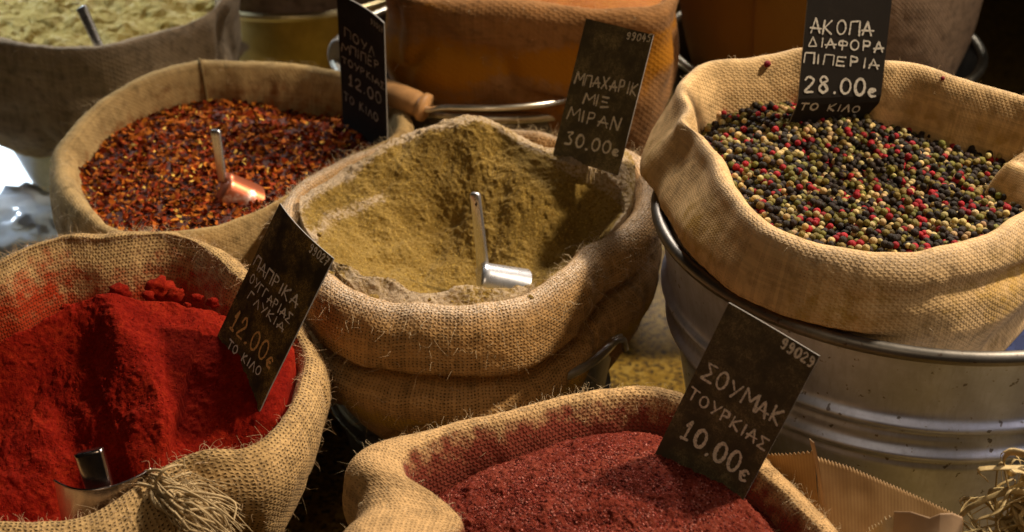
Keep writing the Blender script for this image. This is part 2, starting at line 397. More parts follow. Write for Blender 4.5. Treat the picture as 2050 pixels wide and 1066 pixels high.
# ------------------------------------------------------------------ sacks
def polar(center,pts,n,sig):
    w_=np.array([Pz(*p) if len(p)==3 else np.array(p[1:]) for p in pts]); d=w_[:,:2]-np.array(center)
    th=np.arctan2(d[:,1],d[:,0])%(2*math.pi); r=np.hypot(d[:,0],d[:,1]); z=w_[:,2]
    o=np.argsort(th); th,r,z=th[o],r[o],z[o]
    T=np.arange(n)*2*math.pi/n
    e=lambda q:np.interp(T,np.r_[th[-1]-2*math.pi,th,th[0]+2*math.pi],np.r_[q[-1],q,q[0]])
    r,z=e(r),e(z)
    k=np.exp(-.5*((np.arange(n)-n//2)/(sig/360*n))**2); k/=k.sum()
    f=lambda q:np.real(np.fft.ifft(np.fft.fft(q)*np.fft.fft(np.fft.ifftshift(k))))
    return T,f(r),f(z)
def keymix(T,keys):
    """keys: list of (angle_deg, width_deg, value array) with a default first -> per-angle blend"""
    base=np.array(keys[0][2],float); out=np.repeat(base[None],len(T),0)
    for ang,wd,val in keys[1:]:
        d=(T-R(ang)+math.pi)%(2*math.pi)-math.pi
        k=np.exp(-.5*(d/R(wd))**2)
        out=out*(1-k.reshape(-1,*([1]*base.ndim)))+np.array(val,float)[None]*k.reshape(-1,*([1]*base.ndim))
    return out
def fibres(root,V,Nn,dens,mat,lenr=(.006,.022),rad=.00013,name='loose_fibres',seed=1):
    rg=np.random.default_rng(seed); w_=dens/dens.sum()
    n=int(min(len(V),rg.poisson(1)+0) or 0)
    return
def add_fibres(root,V,Nrm,weight,count,mat,lenr,rad,seed):
    rg=np.random.default_rng(seed); idx=rg.choice(len(V),count,p=weight/weight.sum())
    P0=V[idx]; n0=Nrm[idx]; L=rg.uniform(lenr[0],lenr[1],count)*rg.uniform(.4,1,count)
    d=n0*rg.uniform(.1,1.0,(count,1))+rg.normal(0,.75,(count,3)); d/=np.linalg.norm(d,axis=1)[:,None]
    c=rg.normal(0,1,(count,3)); c/=np.linalg.norm(c,axis=1)[:,None]
    S=7; t=np.linspace(0,1,S)
    curl=rg.uniform(.1,.9,count)
    pts=P0[:,None]+d[:,None]*(t*1.0)[None,:,None]*L[:,None,None]+c[:,None]*(np.sin(t*math.pi*1.3)*.45)[None,:,None]*(L*curl)[:,None,None]
    pts[:,:,2]-= (t**2)[None]*(L*.25)[:,None]
    T=np.gradient(pts,axis=1); T/=np.linalg.norm(T,axis=2)[...,None]+1e-12
    a=np.cross(T,c[:,None]+.01); a/=np.linalg.norm(a,axis=2)[...,None]+1e-12; b_=np.cross(T,a)
    rr=rad*rg.uniform(.6,1.4,count)[:,None]*(1-.6*t)[None]
    ring=[pts+rr[...,None]*(math.cos(q)*a+math.sin(q)*b_) for q in (0,2.094,4.189)]
    W=np.stack(ring,2)  # count,S,3,3
    base=np.arange(count)[:,None,None]*(S*3)
    s_=np.arange(S-1)[None,:,None]*3; k=np.arange(3)[None,None]
    k2=(k+1)%3
    Fc=np.stack([base+s_+k,base+s_+k2,base+s_+3+k2,base+s_+3+k],-1).reshape(-1,4)
    o=part('loose_fibres',W.reshape(-1,3),Fc,mat,root); o['kind']='stuff'
    return o
def normals(Gd):
    du=np.roll(Gd,-1,1)-np.roll(Gd,1,1); dv=np.gradient(Gd,axis=0)
    n=np.cross(du,dv); return n/(np.linalg.norm(n,axis=2)[...,None]+1e-12)
def sack(label,center,rim,profs,mat,spacing,n=560,m_=150,sig=2.5,wr=.003,wrf=16,seed=1,stain=None,dust=None,fib=None,fibmat='fibre',post=None,lumpy=.0012,crease=.0035):
    T,r,z=polar(center,rim,n,sig)
    prof=keymix(T,profs)                     # n,K,2
    B=crom_basis(prof.shape[1],m_)
    O=np.einsum('mk,nkc->mnc',B,prof)         # m,n,2
    oz=np.where((np.arange(m_)>CREST*m_)[:,None],O[...,1]*(1+.10*np.sin(3*T+seed)+.05*np.sin(7*T+2*seed))[None],O[...,1])
    rr=r[None]+O[...,0]; zz=z[None]+oz
    s=np.linspace(0,1,m_)[:,None]+0*T[None]
    X=center[0]+rr*np.cos(T)[None]; Yy=center[1]+rr*np.sin(T)[None]
    Gd=np.stack([X,Yy,zz],-1)
    Nn=normals(Gd)
    # make the normals point outward on the outer half
    sgn=np.sign((Nn[m_*3//4]*np.stack([np.cos(T),np.sin(T),0*T],-1)).sum(-1).mean()); Nn=Nn*sgn
    q=Gd.copy(); q[...,2]*=.55
    cr=fbm(q*np.array([1,1,1.6]),wrf*.55,3,.5,seed+31); cw=sstep(CREST+.02,CREST+.12,s)
    disp=wr*fbm(q,wrf,3,.55,seed)+lumpy*fbm(Gd,60,3,.5,seed+9)-crease*cw*np.exp(-(cr/.07)**2)
    Gd=Gd+Nn*disp[...,None]
    if post is not None: Gd=post(Gd,T,s)
    seg=np.linalg.norm(np.diff(Gd,axis=0),axis=2); arc=np.r_[np.zeros((1,n)),np.cumsum(seg,0)]
    nt_=round(2*math.pi*r.mean()/spacing)
    Tn=np.r_[T,2*math.pi]
    Gw=np.concatenate([Gd,Gd[:,:1]],1)
    uv=np.stack([np.repeat((Tn/(2*math.pi)*nt_)[None],m_,0),np.c_[arc,arc[:,:1]]/spacing],-1)
    st=stain(Gw,Tn,np.c_[s,s[:,:1]]) if stain else np.zeros(Gw.shape[:2])
    du=dust(Gw,Tn,np.c_[s,s[:,:1]]) if dust else np.zeros(Gw.shape[:2])
    root=empty('burlap_sack',(center[0],center[1],max(0,Gd[...,2].min())),label,'sack','burlap sacks of spice')
    V=Gw.reshape(-1,3); part('cloth',V,gridfaces(m_,n+1),mat,root,uv=uv.reshape(-1,2),attrs={'stain':st.ravel(),'dust':du.ravel()})
    if fib:
        cnt,lr,rad=fib
        wt=np.exp(-((s-CREST)/.12)**2)+.18*(s>CREST)
        add_fibres(root,Gd.reshape(-1,3),Nn.reshape(-1,3),wt.ravel(),cnt,M[fibmat],lr,rad,seed+3)
    return dict(root=root,T=T,r=r,z=z,c=center,G=Gd,N=Nn)
CREST=.36
# profile points: five inside, the crest, then outside
def prf(inner,outer): return [(a,b) for a,b in inner]+[(0,0)]+[(a,b) for a,b in outer]
IN=[(-.030,-.12),(-.026,-.085),(-.022,-.05),(-.017,-.022),(-.008,-.004)]
front=prf(IN,[(.011,-.003),(.023,-.016),(.029,-.038),(.027,-.060),(-.003,-.068),(-.001,-.078),(.023,-.095),(.022,-.118),(.004,-.150),(-.032,-.20)])
side =prf(IN,[(.010,-.003),(.020,-.014),(.023,-.026),(.018,-.036),(-.004,-.041),(.000,-.051),(.022,-.067),(.022,-.105),(.006,-.145),(-.026,-.20)])
back =prf(IN,[(.008,-.003),(.014,-.012),(.016,-.024),(.015,-.038),(.012,-.052),(.010,-.066),(.009,-.085),(.007,-.11),(.000,-.145),(-.026,-.20)])

CEN=(-.048,1.255)
rimC=[(1290,400,.345),(1250,460,.34),(1174,494,.338),(1099,567,.335),(1019,604,.335),(949,615,.335),(831,611,.335),(761,607,.335),(691,580,.335),(640,535,.335),(600,480,.335),(575,430,.335),
      (590,385,.335),(650,345,.338),(740,305,.342),(830,272,.346),(930,262,.35),(1060,264,.355),(1130,276,.355),(1200,284,.352),(1260,306,.35),(1290,345,.348)]
def stC(G,T,s):
    zr=G[...,2]; f=fbm(G,22,3,.5,91)
    out=(s>CREST)*np.exp(-((zr-.245-.03*np.sin(T))/.013)**2)*.75
    return np.clip(out+ (s>CREST)*.25*(f>0.1)*.6,0,1)
def duC(G,T,s): return np.clip(1.3*np.exp(-((s-CREST+.01)/.06)**2),0,1)
SC=sack('coarse brown burlap sack heaped with khaki powder in the middle',CEN,rimC,[(0,0,side),(-100,48,front),(90,60,back)],M['jute_coarse'],.0031,seed=11,wr=.0042,wrf=15,stain=stC,dust=duC,fib=(3000,(.006,.024),.00017))

CHI=(-.312,1.425)
rimH=[(125,330,0.332),(122,300,0.338),(150,262,0.346),(200,205,0.358),(265,165,0.367),(330,140,0.372),(400,124,0.374),(480,126,0.374),(560,128,0.374),(640,136,0.373),(700,150,0.370),(770,180,0.364),(800,215,0.356),(808,245,0.350),(790,275,0.344),
      (720,305,0.337),(640,350,0.332),(560,396,0.332),(500,428,0.332),(420,455,0.332),(340,465,0.332),(270,470,0.332),(220,458,0.332),(180,425,0.332),(150,390,0.332)]
chp=prf([(-.030,-.12),(-.026,-.085),(-.021,-.05),(-.017,-.024),(-.008,-.005)],[(.008,-.003),(.014,-.012),(.017,-.03),(.017,-.05),(.015,-.07),(.013,-.09),(.010,-.11),(.006,-.13),(.000,-.16),(-.02,-.2)])
chf=prf([(-.022,-.12),(-.020,-.085),(-.016,-.05),(-.012,-.024),(-.006,-.005)],[(.004,-.002),(.007,-.010),(.008,-.025),(.008,-.045),(.007,-.065),(.006,-.09),(.004,-.11),(.002,-.13),(-.006,-.16),(-.02,-.2)])
def stH(G,T,s): return np.clip(1.0-(s/CREST)*1.15,0,1)*.8+ .12*np.exp(-((s-CREST)/.05)**2)
SH=sack('brown burlap sack of dark red chilli flakes with a stitched seam',CHI,rimH,[(0,0,chp),(-50,40,chf)],M['jute_chili'],.0028,seed=23,wr=.003,wrf=14,stain=stH,fib=(900,(.005,.016),.00013))
mb=MB()   # stitched seam on its back wall
i0=int(np.argmin(abs(SH['T']-math.atan2(*(Pz(402,130,.37)[:2]-CHI)[::-1]))))
mb.tube(SH['G'][12:58,i0]+SH['N'][12:58,i0]*.0012,.0016,6); mb.part('seam',M['jute_chili'],SH['root'])

PPC=(.345,1.150)
rimP=[(1352,235,.462),(1358,195,.466),(1378,152,.472),(1415,122,.478),(1440,120,.478),(1500,119,.474),(1560,110,.476),(1600,97,.482),(1650,96,.484),(1700,108,.482),(1765,124,.48),(1830,130,.48),(1900,150,.48),(1960,168,.478),(2040,190,.476),(2110,215,.474),(2140,250,.47),(2085,282,.462),(2015,322,.445),(2070,345,.448),(2125,375,.455),(2085,408,.456),
      (2030,435,.456),(1930,482,.455),(1830,506,.454),(1730,506,.454),(1620,486,.455),(1530,447,.456),(1475,388,.457),(1435,310,.459),(1400,262,.46)]
ppf=prf([(-.030,-.12),(-.024,-.085),(-.018,-.05),(-.013,-.022),(-.006,-.004)],[(.008,-.003),(.016,-.012),(.020,-.026),(.022,-.040),(.024,-.055),(.024,-.066),(.014,-.085),(.00,-.11),(.005,-.14),(-.02,-.18)])
ppl=prf([(-.030,-.12),(-.026,-.085),(-.022,-.05),(-.016,-.022),(-.007,-.004)],[(.006,-.004),(.010,-.014),(.018,-.026),(.029,-.040),(.036,-.052),(.036,-.066),(.030,-.09),(.015,-.11),(0,-.14),(-.03,-.18)])
ppb=prf([(-.038,-.13),(-.034,-.095),(-.028,-.06),(-.020,-.028),(-.009,-.006)],[(.008,-.003),(.012,-.012),(.014,-.026),(.015,-.04),(.015,-.055),(.014,-.07),(.010,-.085),(.00,-.11),(-.01,-.14),(-.03,-.18)])
def stP(G,T,s):
    f=fbm(G,12,3,.5,55); return np.clip(.45*(f+.25)+.25*np.exp(-((s-.62)/.12)**2),0,1)
def duP(G,T,s): return .5*np.exp(-((s-CREST-.03)/.07)**2)
def poP(G,T,s):
    # vertical pleat in the left back corner and a soft sag along the front
    a=(T-R(158)+math.pi)%(2*math.pi)-math.pi
    k=np.exp(-.5*(a/R(4.0))**2)[None]*np.exp(-((s-CREST)/.22)**2)
    d=np.stack([np.cos(T),np.sin(T),0*T],-1)[None]
    G=G-d*(k*.013)[...,None]
    a=(T-R(-60)+math.pi)%(2*math.pi)-math.pi
    k=np.exp(-.5*(a/R(26))**2)[None]*np.exp(-((s-.60+.05*np.sin(T*3)[None])/.035)**2)
    G=G-d*(k*.008)[...,None]
    o=np.stack([G[...,0]-PEP[0],G[...,1]-PEP[1]],-1); q=np.hypot(o[...,0],o[...,1]); lim=.224+np.clip((G[...,2]-.391)/.018,0,1)*.06
    G=G.copy(); G[...,:2]=np.array(PEP)+o*(np.minimum(q,lim)/q)[...,None]
    return G
SP=sack('pale finely woven sack of mixed peppercorns, the highest of the front row',PPC,rimP,[(0,0,ppb),(-90,42,ppf),(180,36,ppl)],M['jute_fine'],.0026,seed=37,n=640,wr=.0038,wrf=11,sig=2.2,stain=stP,dust=duP,crease=.0012,post=poP,fib=(700,(.004,.010),.00011),lumpy=.0006)

PAP=(-.395,1.040)
rimR=[(618,720,.296),(606,765,.296),(588,815,.296),(565,850,.296),(530,885,.298),(490,902,.304),(430,898,.312),(395,905,.310),(365,922,.302),(330,945,.298),(290,970,.296),(230,1010,.294),(160,1043,.293),(80,1052,.293),(0,1052,.293),(-100,1040,.295),(-200,980,.30),(-260,850,.305),(-260,720,.31),(-170,600,.322),(-80,555,.33),(0,527,.335),(60,495,.338),(130,474,.340),(200,479,.338),(270,470,.340),(330,466,.340),(380,478,.338),(430,510,.335),(470,548,.33),(520,590,.322),(570,640,.31),(605,680,.30)]
pap_b=prf([(-.040,-.12),(-.034,-.085),(-.026,-.052),(-.016,-.026),(-.002,-.006)],[(.010,-.002),(.022,-.010),(.030,-.024),(.032,-.04),(.030,-.06),(.026,-.08),(.02,-.10),(.01,-.12),(0,-.15),(-.02,-.2)])
pap_f=prf([(-.022,-.12),(-.02,-.085),(-.016,-.05),(-.012,-.022),(-.006,-.004)],[(.007,-.003),(.012,-.012),(.015,-.024),(.015,-.036),(.012,-.05),(.008,-.062),(.002,-.08),(-.005,-.1),(-.02,-.13),(-.04,-.18)])
pap_n=prf([(-.022,-.12),(-.02,-.085),(-.016,-.05),(-.012,-.022),(-.006,-.004)],[(.012,-.003),(.026,-.012),(.034,-.024),(.034,-.040),(.028,-.055),(.016,-.070),(.006,-.085),(-.005,-.105),(-.02,-.13),(-.04,-.18)])
def stR(G,T,s):
    f=fbm(G,20,3,.5,77); i=np.clip((CREST+.06-s)/.10,0,1)
    bk=np.clip(np.sin(T),0,1)[None]
    i=np.clip((CREST-.06-s)/.26,0,1); return np.clip(i*(.95+.30*(1-bk))+f*.35*np.clip(i*4,0,1)+.05,0,1)
SR=sack('burlap sack dusted red and full of paprika at the bottom left',PAP,rimR,[(0,0,pap_f),(90,50,pap_b),(-62,16,pap_n)],M['jute_red'],.0034,seed=41,n=640,wr=.004,wrf=15,sig=1.6,stain=stR,fib=(3000,(.005,.020),.00018),fibmat='fibre_red')

SUM=(.055,.790)
rimS=[(1355,792,.33),(1300,781,.33),(1230,783,.33),(1150,794,.33),(1080,812,.33),(1000,834,.33),(900,856,.33),(830,885,.33),(790,905,.332),(800,945,.334),(870,985,.332),(912,1030,.328),(890,1085,.326),(830,1150,.326),(850,1280,.325),(1000,1380,.325),(1200,1420,.325),(1450,1380,.322),(1650,1240,.318),(1700,1130,.316),(1660,1062,.318),(1610,1015,.320),(1560,962,.322),(1520,930,.324),(1460,870,.326),(1410,825,.328)]
sum_b=prf([(-.030,-.12),(-.026,-.085),(-.022,-.05),(-.017,-.024),(-.008,-.005)],[(.008,-.002),(.014,-.010),(.017,-.024),(.017,-.04),(.016,-.06),(.014,-.08),(.012,-.10),(.006,-.12),(0,-.15),(-.02,-.2)])
sum_l=prf([(-.010,-.12),(-.008,-.085),(-.006,-.05),(-.008,-.024),(-.006,-.005)],[(.018,.004),(.042,.008),(.062,.006),(.076,-.002),(.086,-.016),(.090,-.036),(.086,-.06),(.076,-.09),(.06,-.13),(.03,-.18)])
sum_r=prf([(-.024,-.12),(-.02,-.085),(-.016,-.05),(-.012,-.020),(-.006,-.003)],[(.010,-.004),(.017,-.012),(.021,-.024),(.021,-.04),(.02,-.06),(.018,-.08),(.014,-.10),(.008,-.12),(0,-.15),(-.02,-.2)])
def stS(G,T,s):
    f=fbm(G,24,3,.5,87); i=np.clip((CREST-.03-s)/.22,0,1)
    return np.clip(i*1.35+f*.22*np.clip(i*5,0,1)+.02,0,1)
SS=sack('burlap sack of dark red sumac cut off by the bottom edge',SUM,rimS,[(0,0,sum_r),(90,48,sum_b),(186,24,sum_l)],M['jute_sumac'],.0032,seed=53,n=640,wr=.0032,wrf=15,sig=2.0,stain=stS,fib=(2400,(.004,.015),.00015))

# back row
YEL=(-.572,1.880)
rimY=[(-140,40,0.370),(-80,72,0.370),(0,84,0.372),(60,92,0.372),(140,96,0.372),(220,97,0.372),(280,80,0.374),(340,58,0.376),(400,32,0.380),(440,0,0.385),(452,-50,0.390),(400,-110,0.390),(250,-150,0.385),(50,-150,0.380),(-100,-90,0.375),(-160,-20,0.370)]
yp=prf([(-.030,-.12),(-.026,-.085),(-.022,-.05),(-.017,-.024),(-.007,-.004)],[(.004,-.003),(.006,-.014),(.004,-.035),(.002,-.06),(.008,-.085),(.010,-.105),(.004,-.125),(-.010,-.145),(-.03,-.165),(-.05,-.185)])
yb=prf([(-.030,-.12),(-.026,-.085),(-.022,-.05),(-.017,-.024),(-.007,-.004)],[(.006,-.003),(.012,-.014),(.016,-.035),(.014,-.06),(.012,-.085),(.008,-.105),(.000,-.125),(-.012,-.145),(-.03,-.165),(-.05,-.185)])
def poY(G,T,s):
    d=np.stack([np.cos(T),np.sin(T),0*T],-1)[None]
    a=(T-R(240)+math.pi)%(2*math.pi)-math.pi
    k=np.exp(-.5*(a/R(5))**2)[None]*np.exp(-((s-.5)/.09)**2)
    return G-d*(k*.02)[...,None]
SY=sack('greyish burlap sack of pale yellow powder at the top left',YEL,rimY,[(0,0,yb),(-100,65,yp)],M['jute_grey'],.0032,seed=61,n=420,m_=110,wr=.012,wrf=8,sig=3,crease=.010,post=poY,fib=(500,(.005,.014),.00014))
rimO=[(760,-60,.475),(800,-15,.473),(850,-4,.472),(900,2,.470),(980,6,.468),(1050,10,.468),(1120,16,.466),(1200,22,.465),(1270,20,.466),(1320,8,.47),(1345,-20,.475),(1340,-80,.48),(1200,-150,.485),(1000,-170,.485),(850,-140,.48)]
op=prf([(-.030,-.12),(-.026,-.085),(-.022,-.05),(-.017,-.024),(-.008,-.005)],[(.008,-.003),(.013,-.012),(.010,-.03),(.006,-.05),(.010,-.075),(.012,-.095),(.006,-.115),(-.004,-.135),(-.016,-.16),(-.03,-.2)])
def stO(G,T,s):
    f=fbm(G*np.array([1,1,2.]),9,3,.5,15); g_=np.exp(-((G[...,2]-.40-.12*(G[...,0]))/.028)**2); return np.clip(.05+1.0*g_+1.0*f,0,1)*(s>.3)
SO=sack('orange stained burlap sack behind the khaki powder heap',ORG,rimO,[(0,0,op)],M['jute_orange'],.0034,seed=67,n=420,m_=110,wr=.012,wrf=7,sig=3,crease=.009,stain=stO,fib=(400,(.004,.012),.00014))
def circ(c,r,z): return [('w',c[0]+r*math.cos(a),c[1]+r*math.sin(a),z+.006*math.sin(3*a)) for a in np.linspace(0,2*math.pi,24)[:-1]]
SB=sack('dark brown sack in the brass coloured bucket at the top',(-.350,2.25),circ((-.350,2.25),.178,.30),[(0,0,op)],M['jute_brown'],.0028,seed=71,n=300,m_=90,wr=.006,wrf=8,sig=3)
def stN(G,T,s):
    x=G[...,0]; f=fbm(G,8,3,.5,19); return np.clip(1.3*sstep(.46,.32,x+.02*f)+.25*f,0,1)*(s>.3)
def poN(G,T,s):
    d=np.stack([np.cos(T),np.sin(T),0*T],-1)[None]
    a=(T-R(232)+math.pi)%(2*math.pi)-math.pi
    k=sstep(-R(1.2),R(1.2),a)*(1-sstep(R(1.2),R(30),a))
    return G+d*(k[None]*(s>CREST)*.010)[...,None]
np_=prf(IN,[(.006,-.003),(.010,-.014),(.012,-.035),(.012,-.06),(.012,-.09),(.010,-.12),(.006,-.15),(-.004,-.19),(-.016,-.23),(-.03,-.27)])
SN=sack('tall brown sack with an overlapping fold behind the peppercorn price card',BRN,circ(BRN,.174,.53),[(0,0,np_)],M['jute_brown'],.0026,seed=73,n=420,m_=110,wr=.004,wrf=5,sig=2,crease=0,stain=stN,post=poN)

# ------------------------------------------------------------------ powders
def powder(name,label,S,H,mat,pale_crest=None,inset=.012,nr=240,nth=720,kind='stuff',cat='spice',grain=.0006,seed=5,gf=220):
    T=np.arange(nth)*2*math.pi/nth
    r=np.interp(T,np.r_[S['T'],2*math.pi],np.r_[S['r'],S['r'][0]])-inset
    f=np.linspace(0,1,nr)**.8
    X=S['c'][0]+f[:,None]*r*np.cos(T); Yy=S['c'][1]+f[:,None]*r*np.sin(T)
    Z=H(X,Yy,f[:,None]+0*X); P=xyz(X,Yy)
    Gd=np.stack([X,Yy,Z],-1)
    if grain>0:
        Nn=normals(Gd); Nn=Nn*np.sign(Nn[...,2:3]+1e-9)
        # crumbs and small slides stand out along the surface normal, so steep faces do not streak
        cl=fbm(Gd,gf*.36,3,.55,seed+2); Gd=Gd+Nn*(grain*1.1*fbm(Gd,gf,3,.6,seed)+grain*2.2*np.clip(cl-.05,0,1)*1.6)[...,None]
    sk=Gd[-1:].copy(); sk[...,2]-=.05
    Gd=np.concatenate([Gd,sk],0); c=np.array([S['c'][0],S['c'][1],Gd[...,2].min()])
    at={}
    if pale_crest is not None:
        q=pale_crest(X,Yy); at={'pale_crest':np.concatenate([q,q[-1:]],0).ravel()}
    o=mesh_obj(name,Gd.reshape(-1,3)-c,gridfaces(nr+1,nth,True),mat,attrs=at); o.location=c
    return tag(o,label,cat,kind=kind)
def clod(mb,p,r,seed):
    import bmesh
    bm=bmesh.new(); bmesh.ops.create_icosphere(bm,subdivisions=3,radius=1)
    V=np.array([v.co[:] for v in bm.verts]); Fs=[[v.index for v in f.verts] for f in bm.faces]; bm.free()
    d=1+.55*fbm(V+seed*3.1,1.6,3,.55,seed)+.34*fbm(V+seed,5,4,.65,seed+5)
    mb.add(p+V*d[:,None]*np.array(r),Fs)
def seg_d(X,Y,pts):
    """distance to a polyline and height along it"""
    D=np.full(X.shape,9.); Zc=np.zeros(X.shape); Sg=np.zeros(X.shape)
    for (a,b) in zip(pts[:-1],pts[1:]):
        ab=b[:2]-a[:2]; L=ab@ab; t=np.clip(((X-a[0])*ab[0]+(Y-a[1])*ab[1])/L,0,1)
        dx=X-a[0]-t*ab[0]; dy=Y-a[1]-t*ab[1]; d=np.hypot(dx,dy); k=d<D
        D=np.where(k,d,D); Zc=np.where(k,a[2]+t*(b[2]-a[2]),Zc); Sg=np.where(k,np.sign(ab[0]*dy-ab[1]*dx),Sg)
    return D,Zc,Sg
# khaki powder: a dug bowl behind a low front lip, a high ridge at the back
BW=np.array([-.030,1.175])
lip=[(1255,420,.338),(1200,480,.336),(1130,545,.334),(1040,574,.333),(990,578,.334),(930,570,.335),(880,582,.334),(820,582,.334),(775,556,.337),(730,545,.337),(690,556,.336),(650,520,.338),(612,460,.339),(596,425,.340),(620,398,.342),(660,372,.346),(720,338,.354),(780,302,.367),(830,276,.378),(880,254,.390),(940,243,.398),(990,252,.394),(1020,272,.386),(1060,300,.378),(1120,334,.370),(1180,364,.360),(1235,392,.347)]
lw=np.array([Pz(*p) for p in lip]); ld=lw[:,:2]-BW; lt=np.arctan2(ld[:,1],ld[:,0])%(2*math.pi); o_=np.argsort(lt)
lt=lt[o_]; lr_=np.hypot(ld[:,0],ld[:,1])[o_]; lz=lw[o_,2]
_tt=np.arange(720)*2*math.pi/720; _k=np.exp(-.5*((np.arange(720)-360)/(2.6*2))**2); _k/=_k.sum()
def _sm(q):
    e=np.interp(_tt,np.r_[lt[-1]-2*math.pi,lt,lt[0]+2*math.pi],np.r_[q[-1],q,q[0]])
    return np.real(np.fft.ifft(np.fft.fft(e)*np.fft.fft(np.fft.ifftshift(_k))))
lr_,lz=_sm(lr_),_sm(lz)
per=lambda q:(np.r_[_tt,2*math.pi],np.r_[q,q[0]])
def HC(X,Yy,f):
    dx,dy=X-BW[0],Yy-BW[1]; th=np.arctan2(dy,dx)%(2*math.pi); rr=np.hypot(dx,dy)
    P=xyz(X,Yy)
    wob=1+.05*fbm(P,26,3,.5,3)
    rb=np.interp(th,*per(lr_))*wob; zc=np.interp(th,*per(lz))
    zbot=.277
    t=np.clip(rr/rb,0,1)
    inside=zbot+(zc-zbot)*(np.clip((t-.06)/.94,0,1)**1.25)
    inside=inside+(.013*fbm(P,15,3,.5,8)+.0075*fbm(P,34,2,.5,21)-.006*np.abs(fbm(P,22,3,.5,29)))*np.sin(np.clip(t*1.05,0,1)*math.pi)
    inside=inside+.004*np.abs(fbm(P,30,3,.5,5))*sstep(.3,.8,t)
    back=np.clip(np.sin(th),0,1)
    gentle=np.exp(-((th-R(45))/R(32))**2)
    out=zc-np.maximum(rr-rb-.014*back-.003,0)*((.55+1.25*back)*(1-gentle)+.05*gentle)
    e=np.array([.0766,1.300]); out=out+(.379-out)*np.exp(-((X-e[0])**2+(Yy-e[1])**2)/.045**2)
    edge=np.interp(th,*per(lz))*0+.326
    out=np.maximum(out,edge-.006)
    z=np.where(rr<rb,inside,out)
    z=z+(.0016*fbm(P,80,2,.6,31)+.0030*fbm(P,30,3,.5,33))*sstep(.80,1.0,rr/rb)
    z=z-.004*np.exp(-((rr-rb)/.006)**2)*.3
    # a slipped face under the ridge
    k=np.exp(-(((X-Pz(1050,400,.34)[0])/.020)**2+((Yy-Pz(1050,400,.34)[1])/.030)**2)); z=z+.012*k
    return np.minimum(z,.42)
def crC(X,Yy):  # paler colour outside the bowl edge and along a streak at the left
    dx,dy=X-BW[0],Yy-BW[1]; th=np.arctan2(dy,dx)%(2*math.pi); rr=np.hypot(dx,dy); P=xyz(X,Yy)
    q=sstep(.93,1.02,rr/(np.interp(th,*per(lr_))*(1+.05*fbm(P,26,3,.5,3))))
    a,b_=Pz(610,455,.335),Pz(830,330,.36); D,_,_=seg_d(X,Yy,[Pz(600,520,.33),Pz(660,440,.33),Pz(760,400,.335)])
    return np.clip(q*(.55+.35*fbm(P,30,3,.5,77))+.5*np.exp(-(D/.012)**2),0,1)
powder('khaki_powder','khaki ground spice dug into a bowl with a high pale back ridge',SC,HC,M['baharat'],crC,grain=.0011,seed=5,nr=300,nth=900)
mb=MB(); rg=np.random.default_rng(4)
for (px,py,z,r) in [(748,600,.331,.0050),(706,590,.331,.0036),(662,549,.333,.0030),(655,536,.333,.0022),(975,597,.330,.0026),(1062,596,.333,.0028),(690,580,.332,.0022),(790,462,.300,.0022),(735,366,.342,.0026),(860,600,.33,.0018),(905,605,.33,.0016),(640,470,.34,.0024),(1225,330,.368,.0022)]:
    clod(mb,Pz(px,py,z),(r,r,r*.8),int(px))
tag(mb.top('spice_lump',M['baharat']),'small hard lumps scattered along the front lip of the khaki powder','spice',kind='stuff')

pk=[Pz(-120,760,.315),Pz(20,680,.335),Pz(150,612,.345),Pz(230,598,.347),Pz(330,600,.340),Pz(420,618,.328),Pz(500,660,.312)]
spine=[Pz(215,610,.345),Pz(265,680,.336),Pz(310,760,.326),Pz(318,840,.312),Pz(290,900,.300)]
def HR(X,Yy,f):
    P=xyz(X,Yy)
    D,Zc,Sg=seg_d(X,Yy,pk)
    # behind the crest the heap falls steeply to the cloth, in front it slopes gently
    z=np.where(Sg>0,Zc-D*1.25-2*D*D,Zc-D*.34)
    D2,Z2,S2=seg_d(X,Yy,spine)
    D2=D2+.010*fbm(P,18,3,.5,71); dug=np.where(S2<0,sstep(0,.075,D2),0)*np.where(Sg>0,0,sstep(0,.02,D))
    dug=dug*sstep(.24,.13,np.hypot(X-Pz(130,830,.29)[0],(Yy-Pz(130,830,.29)[1])*1.0))
    z=z-dug*.040+.006*np.exp(-(D2/.018)**2)
    z=z+.0050*fbm(P,22,3,.5,2)+.0026*(dug*1.3+.3)*fbm(P,60,2,.5,6)
    e=Pz(490,715,.315); z=z+.024*np.exp(-((X-e[0])/.05)**2-((Yy-e[1])/.05)**2); e=Pz(525,800,.30); z=z+.012*np.exp(-((X-e[0])/.035)**2-((Yy-e[1])/.035)**2)
    z=z+.004*fbm(P,13,3,.5,44)
    e=Pz(195,1020,.27); z=z-.055*np.exp(-((X-e[0])/.06)**2-((Yy-e[1])/.045)**2)
    return np.clip(z,.235,.36)
powder('paprika_powder','bright red paprika mound with its near side dug away',SR,HR,M['paprika'],grain=.0008,seed=15,nr=300,nth=900,gf=260)
mb=MB()
for (px,py,z,r) in [(243,583,.329,.0090),(212,600,.333,.0045),(322,578,.329,.0125),(352,590,.328,.0075),(296,592,.331,.0055),(132,618,.331,.0048),(425,607,.324,.0055),(395,596,.325,.0045),(262,612,.338,.0035),(180,612,.336,.0038),(375,612,.331,.0032),(470,640,.318,.004)]:
    clod(mb,Pz(px,py,z),(r*1.05,r*.8,r*.78),int(px)+3)
tag(mb.top('paprika_lump',M['paprika']),'clotted red lumps along the back edge of the paprika','spice',kind='stuff')

